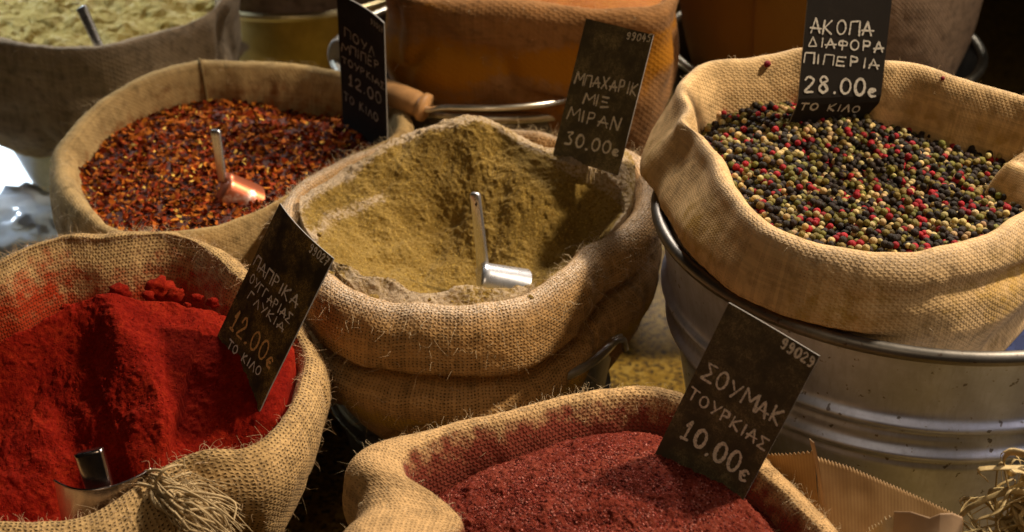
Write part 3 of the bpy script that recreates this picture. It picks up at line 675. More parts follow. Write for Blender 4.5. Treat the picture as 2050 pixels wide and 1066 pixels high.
def HS(X,Yy,f):
    P=xyz(X,Yy); c=Pz(1240,960,.33)
    d=np.hypot(X-c[0],Yy-c[1])
    z=.322-1.25*d*d-.004*sstep(.6,1,f)
    e=Pz(1230,1050,.32); k=np.exp(-(((X-e[0])/.05)**2+((Yy-e[1])/.012)**2)); z=z-.006*k
    z=z-.012*sstep(.86,1.0,f)*np.clip((Yy-SUM[1])/.1,0,1)
    return z+.003*fbm(P,22,3,.5,12)+.0013*fbm(P,110,3,.6,17)
powder('sumac_powder','coarse dark red sumac rounded up in its sack',SS,HS,M['sumac'],grain=.0011,seed=25,gf=330,nr=300,nth=900)

def grains(name,label,S,H,count,rr,mat,cols,seed,inset=.016,lift=.0):
    V0=np.array([(0,0,1),(0,0,-1),(1,0,0),(-1,0,0),(0,1,0),(0,-1,0)],float); F0=np.array([(0,2,4),(0,4,3),(0,3,5),(0,5,2),(1,4,2),(1,3,4),(1,5,3),(1,2,5)])
    rg=np.random.default_rng(seed); x=S['c'][0]+rg.uniform(-.25,.25,count*3); y=S['c'][1]+rg.uniform(-.25,.25,count*3)
    f=insideS(S,x,y,inset); k=np.where(f<1)[0][:count]; x,y,f=x[k],y[k],f[k]; n=len(x)
    z=H(x[:,None],y[:,None],f[:,None])[:,0]+lift
    r=rg.uniform(rr[0],rr[1],n)*rg.uniform(.6,1,n)
    V=V0[None]*rg.uniform(.6,1.2,(n,6,1)); V=rotate(V,rg.uniform(0,6,n),rg.uniform(0,6,n),rg.uniform(0,6,n))*r[:,None,None]+np.stack([x,y,z],-1)[:,None]
    cc=np.array(cols)[rg.integers(0,len(cols),n)]*rg.uniform(.7,1.3,(n,1))
    o=mesh_obj(name,V.reshape(-1,3),(np.arange(n)[:,None,None]*6+F0[None]).reshape(-1,3),mat,attrs={'tint':np.repeat(cc,6,0)},smooth=True)
    return tag(o,label,'spice',kind='stuff')
def insideS(S,x,y,inset):
    dx,dy=x-S['c'][0],y-S['c'][1]; th=np.arctan2(dy,dx)%(2*math.pi)
    return np.hypot(dx,dy)/(np.interp(th,np.r_[S['T'],2*math.pi],np.r_[S['r'],S['r'][0]])-inset)
def rotate(p,ax,ay,az):
    cx_,sx=np.cos(ax)[:,None],np.sin(ax)[:,None]; cy_,sy=np.cos(ay)[:,None],np.sin(ay)[:,None]; cz,sz=np.cos(az)[:,None],np.sin(az)[:,None]
    X,Y_,Z=p[...,0],p[...,1],p[...,2]
    X,Y_=X*cz-Y_*sz,X*sz+Y_*cz; Y_,Z=Y_*cx_-Z*sx,Y_*sx+Z*cx_; X,Z=X*cy_+Z*sy,-X*sy+Z*cy_
    return np.stack([X,Y_,Z],-1)
M['grain']=attr_mat('grain',.9,.08)
grains('sumac_grains','coarse sumac grains lying loose on the sumac heap',SS,HS,26000,(.0007,.0016),M['grain'],[(.08,.012,.008),(.19,.028,.019),(.28,.06,.042),(.38,.13,.095)],61)
grains('paprika_grains','tiny loose crumbs on the paprika mound',SR,HR,9000,(.0004,.0012),M['grain'],[(.20,.007,.003),(.28,.012,.004),(.13,.004,.002)],62)
grains('khaki_grains','tiny loose crumbs on the khaki powder',SC,HC,12000,(.0003,.0010),M['grain'],[(.33,.21,.05),(.24,.14,.025),(.42,.29,.10)],63)
def HH(X,Yy,f):
    P=xyz(X,Yy); e=Pz(640,240,.31); d=np.hypot((X-e[0])/.06,(Yy-e[1])/.05)
    return .302+.012*(1-f*f)-.014*np.exp(-d*d)+.005*fbm(P,14,3,.5,4)+.030*sstep(-.10,.15,Yy-CHI[1])+.004*sstep(.02,-.12,Yy-CHI[1])
powder('chilli_bed','packed bed of crushed chilli under the loose flakes',SH,HH,plain('chili_bed',(.10,.022,.010),.8,noise=(300,.4)),grain=.001,nr=120,nth=400)
def HY(X,Yy,f):
    P=xyz(X,Yy); return .342+.03*(1-f*f)+.018*fbm(P,12,4,.55,5)+.012*fbm(P,32,4,.6,9)
powder('yellow_powder','clumpy pale yellow powder in the top left sack',SY,HY,M['yellow_powder'],nr=140,nth=420,grain=.002,gf=120)
def HO(X,Yy,f):
    P=xyz(X,Yy); return .455+.03*(1-f*f)+.004*fbm(P,20,3,.5,5)
powder('orange_powder','orange ground spice just showing over the rim of the orange sack',SO,HO,M['orange_powder'],nr=80,nth=240)
powder('brown_powder','brown spice inside the sack of the brass coloured bucket',SB,lambda X,Y_,f:.275+.02*(1-f*f),M['orange_powder'],nr=60,nth=160)
powder('ground_spice','dark spice inside the tall brown sack',SN,lambda X,Y_,f:.50+.02*(1-f*f),M['orange_powder'],nr=60,nth=160)

# ------------------------------------------------------------------ chilli flakes
def insideS(S,x,y,inset):
    dx,dy=x-S['c'][0],y-S['c'][1]; th=np.arctan2(dy,dx)%(2*math.pi)
    return np.hypot(dx,dy)/(np.interp(th,np.r_[S['T'],2*math.pi],np.r_[S['r'],S['r'][0]])-inset)
rg=np.random.default_rng(12); n=26000
x=CHI[0]+rg.uniform(-.24,.24,n); y=CHI[1]+rg.uniform(-.24,.24,n); f=insideS(SH,x,y,.014); k=f<1; x,y,f=x[k],y[k],f[k]; n=len(x)
z=HH(x,y,f)+rg.uniform(-.001,.004,n)
kind=rg.random(n); size=rg.uniform(.0018,.0062,n)*np.where(kind>.93,.8,1)
V=[];ang=np.arange(6)*2*math.pi/6
pol=np.stack([np.cos(ang),np.sin(ang),0*ang],-1)[None]*rg.uniform(.45,1.15,(n,6,1))*np.stack([np.ones(n),rg.uniform(.4,.9,n),np.ones(n)],-1)[:,None]
pol[...,2]=.55*(pol[...,0]**2)*rg.normal(0,.7,(n,1))
e=rg.normal(0,.55,(n,2)); yaw=rg.uniform(0,6.283,n)
def rotate(p,ax,ay,az):
    cx_,sx=np.cos(ax)[:,None],np.sin(ax)[:,None]; cy_,sy=np.cos(ay)[:,None],np.sin(ay)[:,None]; cz,sz=np.cos(az)[:,None],np.sin(az)[:,None]
    X,Y_,Z=p[...,0],p[...,1],p[...,2]
    X,Y_=X*cz-Y_*sz,X*sz+Y_*cz; Y_,Z=Y_*cx_-Z*sx,Y_*sx+Z*cx_; X,Z=X*cy_+Z*sy,-X*sy+Z*cy_
    return np.stack([X,Y_,Z],-1)
pol=rotate(pol,e[:,0],e[:,1],yaw)*size[:,None,None]+np.stack([x,y,z],-1)[:,None]
base=np.where((kind<.42)[:,None],[.22,.030,.006],np.where((kind<.68)[:,None],[.38,.095,.013],np.where((kind<.80)[:,None],[.06,.012,.005],np.where((kind<.95)[:,None],[.42,.13,.014],[.66,.38,.07]))))
tint=base*rg.uniform(.6,1.3,(n,1)); tint=np.repeat(tint,6,0)
fi=np.arange(n)[:,None]*6
o=mesh_obj('chilli_flakes',pol.reshape(-1,3),np.concatenate([fi+np.array([[0,1,2,3]]),fi+np.array([[0,3,4,5]])]),M['flake'],smooth=False,attrs={'tint':tint})
tag(o,'loose dark red chilli flakes with yellow seeds filling their sack','spice',kind='stuff')

# shredded bits on the yellow powder
mb=MB(); rg=np.random.default_rng(9)
for i in range(260):
    a=rg.uniform(0,6.283); q=math.sqrt(rg.random())*.16; x,y=YEL[0]+q*math.cos(a),YEL[1]+q*math.sin(a)
    z=float(HY(np.array([x]),np.array([y]),np.array([q/.18]))[0])+.003
    d=rg.normal(0,1,3)*[1,1,.35]; d/=np.linalg.norm(d); c=rg.normal(0,1,3)*.4; L=rg.uniform(.012,.035)
    t=np.linspace(-.5,.5,6)[:,None]; mb.tube(np.array([x,y,z])+d*t*L+c*(t*t)*L,rg.uniform(.0008,.0022),5,flat=.4)
tag(mb.top('shredded_flakes',plain('shred',(.52,.42,.20),.8)),'pale shreds strewn over the yellow powder','spice',kind='stuff')

# ------------------------------------------------------------------ peppercorns
import bmesh
def ico(sub):
    bm=bmesh.new(); bmesh.ops.create_icosphere(bm,subdivisions=sub,radius=1)
    V=np.array([v.co[:] for v in bm.verts]); Fs=np.array([[v.index for v in f_.verts] for f_ in bm.faces]); bm.free(); return V,Fs
IV,IF=ico(2)
KN=[('black',.43,(.028,.019,.013)),('green',.28,(.16,.125,.028)),('cream',.17,(.46,.33,.14)),('pink',.12,(.30,.015,.018))]
def HP(X,Yy,f):
    P=xyz(X,Yy); e=Pz(1600,200,.44); d=np.hypot((X-e[0])/.07,(Yy-e[1])/.06)
    g_=Pz(1990,360,.42); d2=np.hypot((X-g_[0])/.10,(Yy-g_[1])/.10)
    return .419+.012*np.exp(-d*d)-.006*np.exp(-d2*d2)+.008*(1-f*f)+.006*sstep(0,-.15,Yy-PPC[1])+.003*fbm(P,14,2,.5,3)
powder('peppercorn_bed','packed peppercorns beneath the loose top layer',SP,lambda X,Y_,f:HP(X,Y_,f)-.006,M['under'],inset=.016,nr=60,nth=240,grain=0)
rg=np.random.default_rng(21); pts=[]
rad=.0034; stp=rad*1.86
for lay,(dz,dens) in enumerate(((-.0035,1.0),(.0012,.80),(.0052,.22))):
    xs=np.arange(-.24,.24,stp); ys=np.arange(-.24,.24,stp*.866)
    gx,gy=np.meshgrid(xs,ys); gx=gx+(np.arange(len(ys))%2)[:,None]*stp/2+lay*stp*.4
    gx=PPC[0]+gx.ravel()+rg.normal(0,.0009,gx.size); gy=PPC[1]+gy.ravel()+rg.normal(0,.0009,gy.size)
    f=insideS(SP,gx,gy,.014); k=(f<1)&(rg.random(gx.size)<dens); gx,gy,f=gx[k],gy[k],f[k]
    gz=HP(gx,gy,f)+dz+rg.normal(0,.0009,len(gx)); pts.append(np.c_[gx,gy,gz])
pts=np.concatenate(pts); n=len(pts)
r_=rad*rg.uniform(.80,1.12,n); kk=rg.choice(4,n,p=np.array([q[1] for q in KN])/sum(q[1] for q in KN))
r_=np.where(kk==2,r_*.95,r_)
colr=np.array([q[2] for q in KN])[kk]*rg.uniform(.65,1.35,(n,1))*(1+rg.normal(0,.07,(n,3)))
def cornV(i):
    d=.13 if kk[i]==0 else (.08 if kk[i]==1 else .03)
    return IV*(1+d*vnoise(IV*2.6+i*1.37,3))[:,None]
# the 300 that show largest: top layers nearest the camera and clear of the front rim
fx=insideS(SP,pts[:,0],pts[:,1],.0)
dist=np.linalg.norm(pts-np.array([0,0,1.0]),axis=1)
# seen test: pixel above the front rim line
def topx(p):
    q=p-np.array([0,0,1.0]); dd=q[:,1]*cs_-q[:,2]*sn_; return CX+F*q[:,0]/dd, CY+F*(-q[:,1]*sn_-q[:,2]*cs_)/dd
px_,py_=topx(pts)
fr=np.interp(px_,[1430,1480,1530,1620,1730,1830,1930,2045],[300,385,440,480,500,500,474,410])
top=np.zeros(n,bool)
cell={}
order=np.argsort(-pts[:,2])
for i in order:
    key=(int(px_[i]/9),int(py_[i]/9))
    if key not in cell: cell[key]=i; top[i]=True
ok=top&(px_>1440)&(px_<2042)&(py_<fr-6)&(py_>200)&(pts[:,2]>HP(pts[:,0],pts[:,1],fx)-.002)
sel=np.where(ok)[0]; sel=sel[np.argsort(dist[sel])][:298]
mask=np.ones(n,bool); mask[sel]=False; rest=np.where(mask)[0]
VV=np.concatenate([cornV(i)*r_[i]+pts[i] for i in rest]); FF=(np.arange(len(rest))[:,None,None]*len(IV)+IF[None]).reshape(-1,3)
o=mesh_obj('peppercorn_heap',VV,FF,M['corn'],attrs={'tint':np.repeat(colr[rest],len(IV),0)})
tag(o,'heap of mixed black, green, cream and pink peppercorns in the pale sack','spice',kind='stuff')
LB={0:'wrinkled black peppercorn lying near the front rim of the peppercorn sack',1:'olive green peppercorn lying near the front rim of the peppercorn sack',2:'smooth cream peppercorn lying near the front rim of the peppercorn sack',3:'glossy pinkish red peppercorn lying near the front rim of the peppercorn sack'}
for i in sel:
    o=mesh_obj('peppercorn',cornV(i)*r_[i],IF,M['corn'],attrs={'tint':np.repeat(colr[i][None],len(IV),0)}); o.location=pts[i]
    tag(o,LB[kk[i]],'peppercorn',{0:'black',1:'green',2:'cream',3:'pink'}[kk[i]]+' peppercorns near the front rim')
for (px,py,z,r,lab) in [(1541,126,.474,.0036,'single dark red peppercorn stuck on the cloth left of the peppercorn price card'),(1886,152,.479,.0022,'tiny dark crumb on the cloth rim right of the peppercorn price card')]:
    q=SP['G'].reshape(-1,3); qx,qy=topx(q); w_=np.where(np.hypot(qx-px,qy-py)<7)[0]; w_=w_[np.argmin(np.linalg.norm(q[w_]-[0,0,1],axis=1))]
    loc=q[w_]+np.array([0,-r*.7,r*.45])
    o=mesh_obj('peppercorn',IV*r,IF,M['corn'],attrs={'tint':np.repeat([[.20,.012,.02]],len(IV),0)}); o.location=loc; tag(o,lab,'peppercorn')

# ------------------------------------------------------------------ price cards with hand lettering
GL={'Π':[[(0,0),(.05,1),(.85,1),(.88,0)]],'Ο':'O','Υ':[[(0,1),(.42,.5)],[(.85,1),(.3,0)]],'Λ':[[(0,0),(.42,1),(.85,0)]],'Μ':[[(0,0),(.1,1),(.5,.35),(.9,1),(1,0)]],
'Ι':[[(.1,1),(.1,0)]],'Ε':[[(.7,1),(.05,1),(0,0),(.7,0)],[(.02,.52),(.55,.52)]],'Ρ':[[(.05,0),(.05,1)],[(.05,1),(.5,1),(.68,.8),(.55,.55),(.05,.45)]],'Τ':[[(0,1),(.85,1)],[(.42,1),(.40,0)]],
'Κ':[[(.05,1),(0,0)],[(.7,1),(.05,.45),(.75,0)]],'Α':[[(0,0),(.4,1),(.85,0)],[(-.08,.33),(.92,.38)]],'Σ':[[(.8,1),(.02,.98),(.5,.5),(0,.02),(.85,0)]],'Χ':[[(0,1),(.75,0)],[(.75,1),(0,0)]],
'Ξ':[[(0,1),(.75,1)],[(.1,.52),(.65,.52)],[(0,.02),(.78,.02)]],'Ν':[[(0,0),(.05,1),(.75,0),(.85,1)]],'Δ':[[(.38,1),(0,0),(.85,.05),(.38,1)]],'Φ':[[(.42,1),(.42,0)],[(.42,.85),(.05,.75),(.05,.45),(.42,.38),(.8,.45),(.8,.75),(.42,.85)]],'Γ':[[(0,0),(.05,1),(.7,1)]],
'0':'O','1':[[(.0,.62),(.35,1),(.3,0)],[(-.05,0),(.6,0)]],'2':[[(.03,.75),(.15,.96),(.42,1),(.66,.8),(.5,.5),(.02,.03),(.72,.02)]],'3':[[(.03,.95),(.65,.98),(.3,.6),(.65,.35),(.5,.05),(.0,.05)]],
'4':[[(.35,1),(.0,.38),(.7,.42)],[(.55,.75),(.48,0)]],'5':[[(.85,1),(.22,.98),(.12,.58),(.5,.6),(.64,.3),(.45,.02),(.0,.05)]],'7':[[(.0,.98),(.7,1),(.25,0)],[(.12,.5),(.62,.52)]],'8':[[(.35,.53),(.08,.78),(.35,1),(.63,.78),(.35,.53),(.02,.25),(.35,0),(.68,.25),(.35,.53)]],
'9':[[(.62,.72),(.4,.98),(.08,.85),(.08,.6),(.35,.5),(.6,.68),(.6,.35),(.4,.02),(.08,.06)]],'.':[[(.08,.02),(.14,.05)]],'€':[[(.62,.55),(.4,.66),(.1,.5),(.05,.25),(.25,.02),(.68,.05)],[(-.05,.33),(.45,.36)]],' ':[]}
WD={'Ι':.22,'.':.26,' ':.55,'Μ':1.05,'€':.7,'1':.62}
def strokes(ch,rg):
    g_=GL[ch]
    if g_=='O':
        a=np.linspace(math.pi/2,math.pi/2+2*math.pi*1.02,15); g_=[list(zip(.40+.40*np.cos(a),.5+.5*np.sin(a)))]
        return [np.array(s_)+0*rg.normal(0,.02,2) for s_ in g_]
    out=[]
    for s_ in g_:
        s_=np.array(s_,float)+rg.normal(0,.03,(len(s_),2))
        if len(s_)>=5 and ch not in 'ΜΣΝΔΠ': s_=crom(s_,len(s_)*4)
        out.append(s_)
    return out
def letter_line(mb,S,txt,a,b_,cap,wid,rg):
    ws=np.array([WD.get(c,.85) for c in txt]); gap=.34
    tot=ws.sum()+gap*(len(txt)-1); L=math.hypot(b_[0]-a[0],b_[1]-a[1]); sc=L/tot
    dx,dy=(b_[0]-a[0])/L,(b_[1]-a[1])/L; u=0
    for c,w_ in zip(txt,ws):
        sx=sc*w_/(.85 if c not in 'Ι. ' else w_) if c not in 'Ι.' else sc
        jit=rg.normal(0,.03)*cap; hh=cap*rg.uniform(.92,1.06)*(.74 if c=='€' else 1)
        for s_ in strokes(c,rg):
            q=np.c_[a[0]+dx*(u+s_[:,0]*sx),a[1]+dy*(u+s_[:,0]*sx)+s_[:,1]*hh+jit]
            ribbon(mb,S,q,wid*rg.uniform(.85,1.15))
        u+=sc*(w_+gap)
def ribbon(mb,S,q,w_):
    seg=np.r_[0,np.cumsum(np.hypot(*np.diff(q,axis=0).T))]
    n_=max(3,int(seg[-1]/.0006)); t=np.linspace(0,seg[-1],n_); q=np.c_[np.interp(t,seg,q[:,0]),np.interp(t,seg,q[:,1])]
    T=np.gradient(q,axis=0); T/=np.linalg.norm(T,axis=1)[:,None]+1e-12; nn=np.c_[-T[:,1],T[:,0]]
    hw=w_/2*(1+.12*np.sin(np.arange(n_)*.9+w_*9e4)+.22*np.sin(np.linspace(0,1,n_)*3.5+w_*5e4))
    e=[q[0]-T[0]*w_*.35]; 
    L_=np.r_[[q[0]-T[0]*w_*.4+nn[0]*w_*.25],q+nn*hw[:,None],[q[-1]+T[-1]*w_*.4+nn[-1]*w_*.25]]
    R_=np.r_[[q[0]-T[0]*w_*.4-nn[0]*w_*.25],q-nn*hw[:,None],[q[-1]+T[-1]*w_*.4-nn[-1]*w_*.25]]
    G_=np.stack([L_,R_],1); P_=S(G_[...,0],G_[...,1],.00045+.00004*(mb.n%5)); mb.grid(P_)
def price_card(label,o,u,v,w_,h,b0,bend,dust,amt,inkcol,lines,wid,seed,kink=None,base=(.018,.015,.011),zb=None):
    k_=(1-zb)/(1-o[2]); o=[o[0]*k_,o[1]*k_,zb]; w_,h,bend,wid=w_*k_,h*k_,bend*k_,wid*k_
    lines=[(t,(a[0]*k_,a[1]*k_),(c[0]*k_,c[1]*k_),d*k_) for t,a,c,d in lines]
    o,u,v=np.array(o),np.array(u),np.array(v); u/=np.linalg.norm(u); v/=np.linalg.norm(v); nn=np.cross(u,v)
    def S(a,b_,off=0):
        a=np.asarray(a,float); b_=np.asarray(b_,float)
        d=bend*((a/(w_/2))**2-.0)*np.clip(b_/h,0,1.2)+off
        if kink is not None: d=d-np.clip(kink[0]-b_,0,1)*kink[1]
        return o+a[...,None]*u+b_[...,None]*v+d[...,None]*nn
    root=empty('price_card',o+v*b0,label,'price card','handwritten black price cards')
    A,Bb=np.meshgrid(np.linspace(-w_/2,w_/2,18),np.r_[np.linspace(b0,0,8)[:-1],np.linspace(0,h,24)])
    f=S(A,Bb,0); bk_=S(A,Bb,-.0013); n_,m2=A.shape
    V=np.concatenate([f.reshape(-1,3),bk_.reshape(-1,3)]); Fs=[];mi=[]
    q=gridfaces(n_,m2); Fs+=[tuple(x) for x in q]+[tuple(x[::-1]+n_*m2) for x in q]; mi+=[0]*len(Fs)
    bd=[(0,j) for j in range(m2)]+[(i,m2-1) for i in range(1,n_)]+[(n_-1,j) for j in range(m2-2,-1,-1)]+[(i,0) for i in range(n_-2,0,-1)]
    ids=[i*m2+j for i,j in bd]
    for a_,c_ in zip(ids,ids[1:]+ids[:1]): Fs.append((a_,a_+n_*m2,c_+n_*m2,c_)); mi.append(1)
    part('card',V,Fs,[card_mat('card_'+str(seed),dust,amt,base),M['edge']],root,midx=mi,smooth=False)
    rg=np.random.default_rng(seed); ink=chalk('ink_'+str(seed),inkcol)
    orange=chalk('ink_orange',(.85,.50,.16)) if seed==107 else ink
    for t,a,b_,cap in lines:
        mb=MB(); letter_line(mb,S,t,a,b_,cap,wid*1.22*(1.25 if '.' in t else 1)*(cap/.011)**.35,rg)
        mb.part('code_number' if t.startswith('99') else ('price' if '.' in t else 'lettering'),orange if '.' in t else ink,root,smooth=False)
    return root
price_card('very dark card reading 12.00 standing in the chilli flakes',[-.1475,1.3029,.4167],[.633,-.768,-.096],[.051,-.083,.995],.0793,.1215,-.05,.004,(.05,.04,.03),.3,(.30,.26,.20),
 [('99057',(.0137,.1104),(.0380,.1101),.0055),('ΠΟΥΛ',(-.0300,.0795),(.0198,.0775),.0091),('ΜΠΙΠΕΡ',(-.0349,.0619),(.0281,.0663),.0092),('ΤΟΥΡΚΙΑΣ',(-.0353,.0485),(.0377,.0501),.0071),('12.00',(-.0245,.0289),(.0310,.0302),.0117),('ΤΟ ΚΙΛΟ',(-.0342,.0078),(.0247,.0089),.0085)],.0011,101,zb=.348,base=(.008,.007,.006))
price_card('grey dusted card reading 30.00 at the back of the khaki powder',[.0744,1.2679,.3961],[.755,-.655,.041],[.239,.333,.912],.0816,.1266,-.012,.0015,(.28,.22,.10),1.2,(.86,.78,.60),
 [('99045',(.0114,.1166),(.0397,.1192),.0069),('ΜΠΑΧΑΡΙΚ',(-.0357,.0627),(.0391,.0670),.0108),('ΜΙΞ',(-.0202,.0465),(.0104,.0482),.0103),('ΜΙΡΑΝ',(-.0342,.0269),(.0291,.0302),.0114),('30.00€',(-.0293,.0020),(.0367,.0060),.0124)],.0013,103,zb=.387,base=(.075,.062,.036))
price_card('tall black card reading 28.00 standing in the peppercorns',[.2999,1.203,.4837],[.948,.304,-.092],[.029,.208,.978],.0863,.150,-.045,.001,(.04,.03,.02),.3,(.66,.60,.48),
 [('ΑΚΟΠΑ',(-.0376,.0597),(.0258,.0552),.0124),('ΔΙΑΦΟΡΑ',(-.0383,.0477),(.0392,.0405),.0085),('ΠΙΠΕΡΙΑ',(-.0411,.0331),(.0364,.0249),.0085),('28.00€',(-.0383,.0069),(.0383,-.0007),.0145),('ΤΟ ΚΙΛΟ',(-.0391,-.0105),(.0252,-.0165),.0068)],.0013,105,kink=(-.004,.55),zb=.458,base=(.016,.012,.008))
price_card('curled card with an orange price of 12.00 standing in the paprika',[-.2195,.9657,.3527],[.572,-.812,-.119],[.423,.168,.89],.0887,.1248,-.05,-.005,(.36,.23,.06),1.2,(.88,.82,.68),
 [('99027',(.0193,.1160),(.0424,.1165),.0070),('ΠΑΠΡΙΚΑ',(-.0401,.0685),(.0319,.0714),.0096),('ΟΥΓΓΑΡΙΑΣ',(-.0354,.0552),(.0331,.0576),.0075),('ΓΛΥΚΙΑ',(-.0278,.0438),(.0293,.0477),.0071),('12.00€',(-.0326,.0120),(.0363,.0159),.0162),('ΤΟ ΚΙΛΟ',(-.0265,-.0027),(.0265,.0027),.0072)],.00115,107,zb=.318,base=(.035,.027,.014))
price_card('dusty black card reading 10.00 leaning in the sumac',[.1448,.8451,.3438],[.801,-.54,-.258],[.346,.067,.936],.0747,.1198,-.035,.0008,(.24,.19,.09),1.1,(.85,.80,.64),
 [('99029',(.0100,.1099),(.0365,.1097),.0077),('ΣΟΥΜΑΚ',(-.0312,.0577),(.0346,.0562),.0133),('ΤΟΥΡΚΙΑΣ',(-.0339,.0373),(.0341,.0340),.0095),('10.00€',(-.0247,.0075),(.0332,.0033),.0160)],.0013,109,zb=.326,base=(.065,.054,.032))

# ------------------------------------------------------------------ scoops
def bar(mb,a,b_,wdir,w0,w1,th,n_=14):
    """rounded flat handle from a to b_, wide along wdir"""
    a,b_=np.array(a),np.array(b_); T=(b_-a)/np.linalg.norm(b_-a); wdir=np.array(wdir,float); wdir-=T*(wdir@T); wdir/=np.linalg.norm(wdir); nn=np.cross(T,wdir)
    an=np.arange(16)*2*math.pi/16; sq=lambda c:np.sign(c)*abs(c)**.55
    G_=[]
    for t in np.r_[0,.012,np.linspace(.03,.97,n_),.988,1]:
        k=1-.35*(t>.999)-.12*((t>.98)&(t<=.999)); w_=(w0+(w1-w0)*t)*k
        G_.append(a+(b_-a)*t+w_*sq(np.cos(an))[:,None]*wdir+th*k*sq(np.sin(an))[:,None]*nn)
    base=mb.n; mb.grid(np.array(G_),True); mb.F.append(tuple(base+(len(G_)-1)*16+i for i in range(16)))
    return T,wdir,nn
def scoop_bowl(back,axis,up,L,r0,r1,th=.0009,arc=200,n_=30):
    """half-cylinder shell, closed at the back, cut obliquely at the mouth"""
    axis=np.array(axis,float); axis/=np.linalg.norm(axis); up=np.array(up,float); up-=axis*(up@axis); up/=np.linalg.norm(up); sd=np.cross(axis,up)
    mb=MB(); an=np.linspace(-R(arc/2),R(arc/2),n_)
    for off in (0,-th):
        G_=[]
        for t in np.r_[0,.0,.03,.08,np.linspace(.15,1,12)]:
            k=1.0
            if len(G_)==0: k=.02
            elif t<.001: k=.90
            elif t<.05: k=.97
            rr=(r0+(r1-r0)*t+off)*k
            cut=L*t*(1-.22*(1-np.cos(an))*(t>.5)*(t-.5)*2/1.5)
            G_.append(np.array(back)+axis[None]*(cut+(-off if t<.05 else 0))[:,None]+rr*(np.cos(an)[:,None]*up+np.sin(an)[:,None]*sd))
        mb.grid(np.array(G_))
    return mb
# scoop in the khaki bowl
root=empty('spice_scoop',Pz(965,545,.295),'small aluminium scoop standing upright in the khaki powder','scoop','metal scoops')
hb=Pz(967,536,.312); ht=Py(951,386,hb[1]+.012)
mb=MB(); bar(mb,hb,ht,(1,-.5,0),.0062,.0050,.0030); mb.part('handle',M['alu'],root)
mb=MB(); mb.tube([ht+(hb-ht)*.13+np.array([.0010,-.0034,0]),ht+(hb-ht)*.13+np.array([.0011,-.0036,0])],.0022,12); mb.part('hole',M['under'],root)
bk0=Pz(954,562,.304); ax=Pz(1030,582,.290)-bk0
scoop_bowl(bk0,ax,(.22,-.22,1),.048,.0185,.0235,arc=190).part('bowl',M['alu'],root)
# scoop in the chilli flakes
root=empty('spice_scoop',Pz(450,400,.315),'rust dusted scoop with an upright handle in the chilli flakes','scoop','metal scoops')
hb=Pz(446,362,.330); ht=Py(431,260,hb[1]+.004)
mb=MB(); bar(mb,hb,ht,(1,-.4,0),.0048,.0058,.0026); mb.part('handle',M['alu'],root)
m,nt,b=newmat('dusted_alu'); g=N(nt); tc=g('ShaderNodeTexCoord'); f=g.sst(g.noise(tc.outputs['Object'],55,4,.6),.52,.74)
g.l(g.mix(f,(.45,.12,.05),(.80,.66,.56)),b.inputs['Base Color']); b.inputs['Roughness'].default_value=.36; b.inputs['Metallic'].default_value=.75
bk0=Pz(440,378,.324); ax=Pz(488,402,.306)-bk0
scoop_bowl(bk0,ax,(-.2,-.6,.8),.042,.0200,.0225,arc=230).part('bowl',m,root)
# scoop handle in the yellow powder
root=empty('spice_scoop',Py(192,88,1.64),'scoop whose thin handle rises from the yellow powder','scoop','metal scoops')
hb=Py(200,97,1.640); ht=Py(162,14,1.662)
mb=MB(); bar(mb,hb,ht,(1,-.2,0),.0056,.0068,.0032); mb.part('handle',M['alu'],root)
scoop_bowl(hb,(.1,.3,-1),(0,-1,.2),.05,.016,.018).part('bowl',M['alu'],root)
# big steel scoop in the paprika
sb=Pz(200,975,.300)
root=empty('spice_scoop',sb,'large steel scoop with a thick handle stuck in the paprika','scoop','metal scoops')
hb=Pz(196,958,.302); ht=Pz(177,902,.322)
ht=hb+(ht-hb)*1.0
mb=MB(); bar(mb,hb+np.array([0,0,-.01]),ht,(1,0,0),.0110,.0118,.0050); mb.part('handle',M['steel'],root)
mb=MB(); L0,L1=Pz(108,962,.300),Pz(305,938,.302); mid=(L0+L1)/2
an=np.linspace(-1,1,40); rows=[]
for t in np.linspace(0,1,14):
    wv=L0[None]+(L1-L0)[None]*((an*(1-.18*t)+1)/2)[:,None]
    bul=(1-an**2)*.019*(1-.2*t)
    rows.append(wv+np.array([0,-1,0])[None]*(bul+.020*t)[:,None]+np.array([0,0,-1])[None]*(.055*t+ .004*(1-an**2)*0)[:,None])
G_=np.array(rows); mb.grid(G_); mb.grid(G_+np.array([0,.0012,0])); mb.tube(G_[0],.0011,6)
mb.part('bowl',M['steel'],root)

# ------------------------------------------------------------------ frayed burlap end on the paprika rim
mb=MB(); rg=np.random.default_rng(31)
for i in range(90):
    t=rg.random(); st=Pz(292+70*t+rg.normal(0,8),965+40*t+rg.normal(0,12),.300)
    en=Pz(395+rg.normal(0,22)+26*t,1000+rg.normal(0,26)+34*t,.290+rg.normal(0,.004)); md=(st+en)/2+np.array([rg.normal(0,.003),-.008+rg.normal(0,.003),.008+rg.normal(0,.004)])
    tail=en+np.array([.016+rg.normal(0,.007),-.012+rg.normal(0,.006),-.013+rg.normal(0,.005)])
    mb.tube(crom([st,md,en,tail],14),np.linspace(.0015,.0005,14)*rg.uniform(.5,1.25),6)
for i in range(40):
    st=Pz(380+rg.normal(0,14),985+rg.normal(0,22),.300); mb.tube(crom([st,st+rg.normal(0,.006,3)+[0,-.006,.004],st+rg.normal(0,.010,3)+[.01,-.012,-.004]],8),.0003,4)
mb.part('frayed_end',plain('frayed',(.50,.36,.18),.9,noise=(120,.7)),SR['root'])

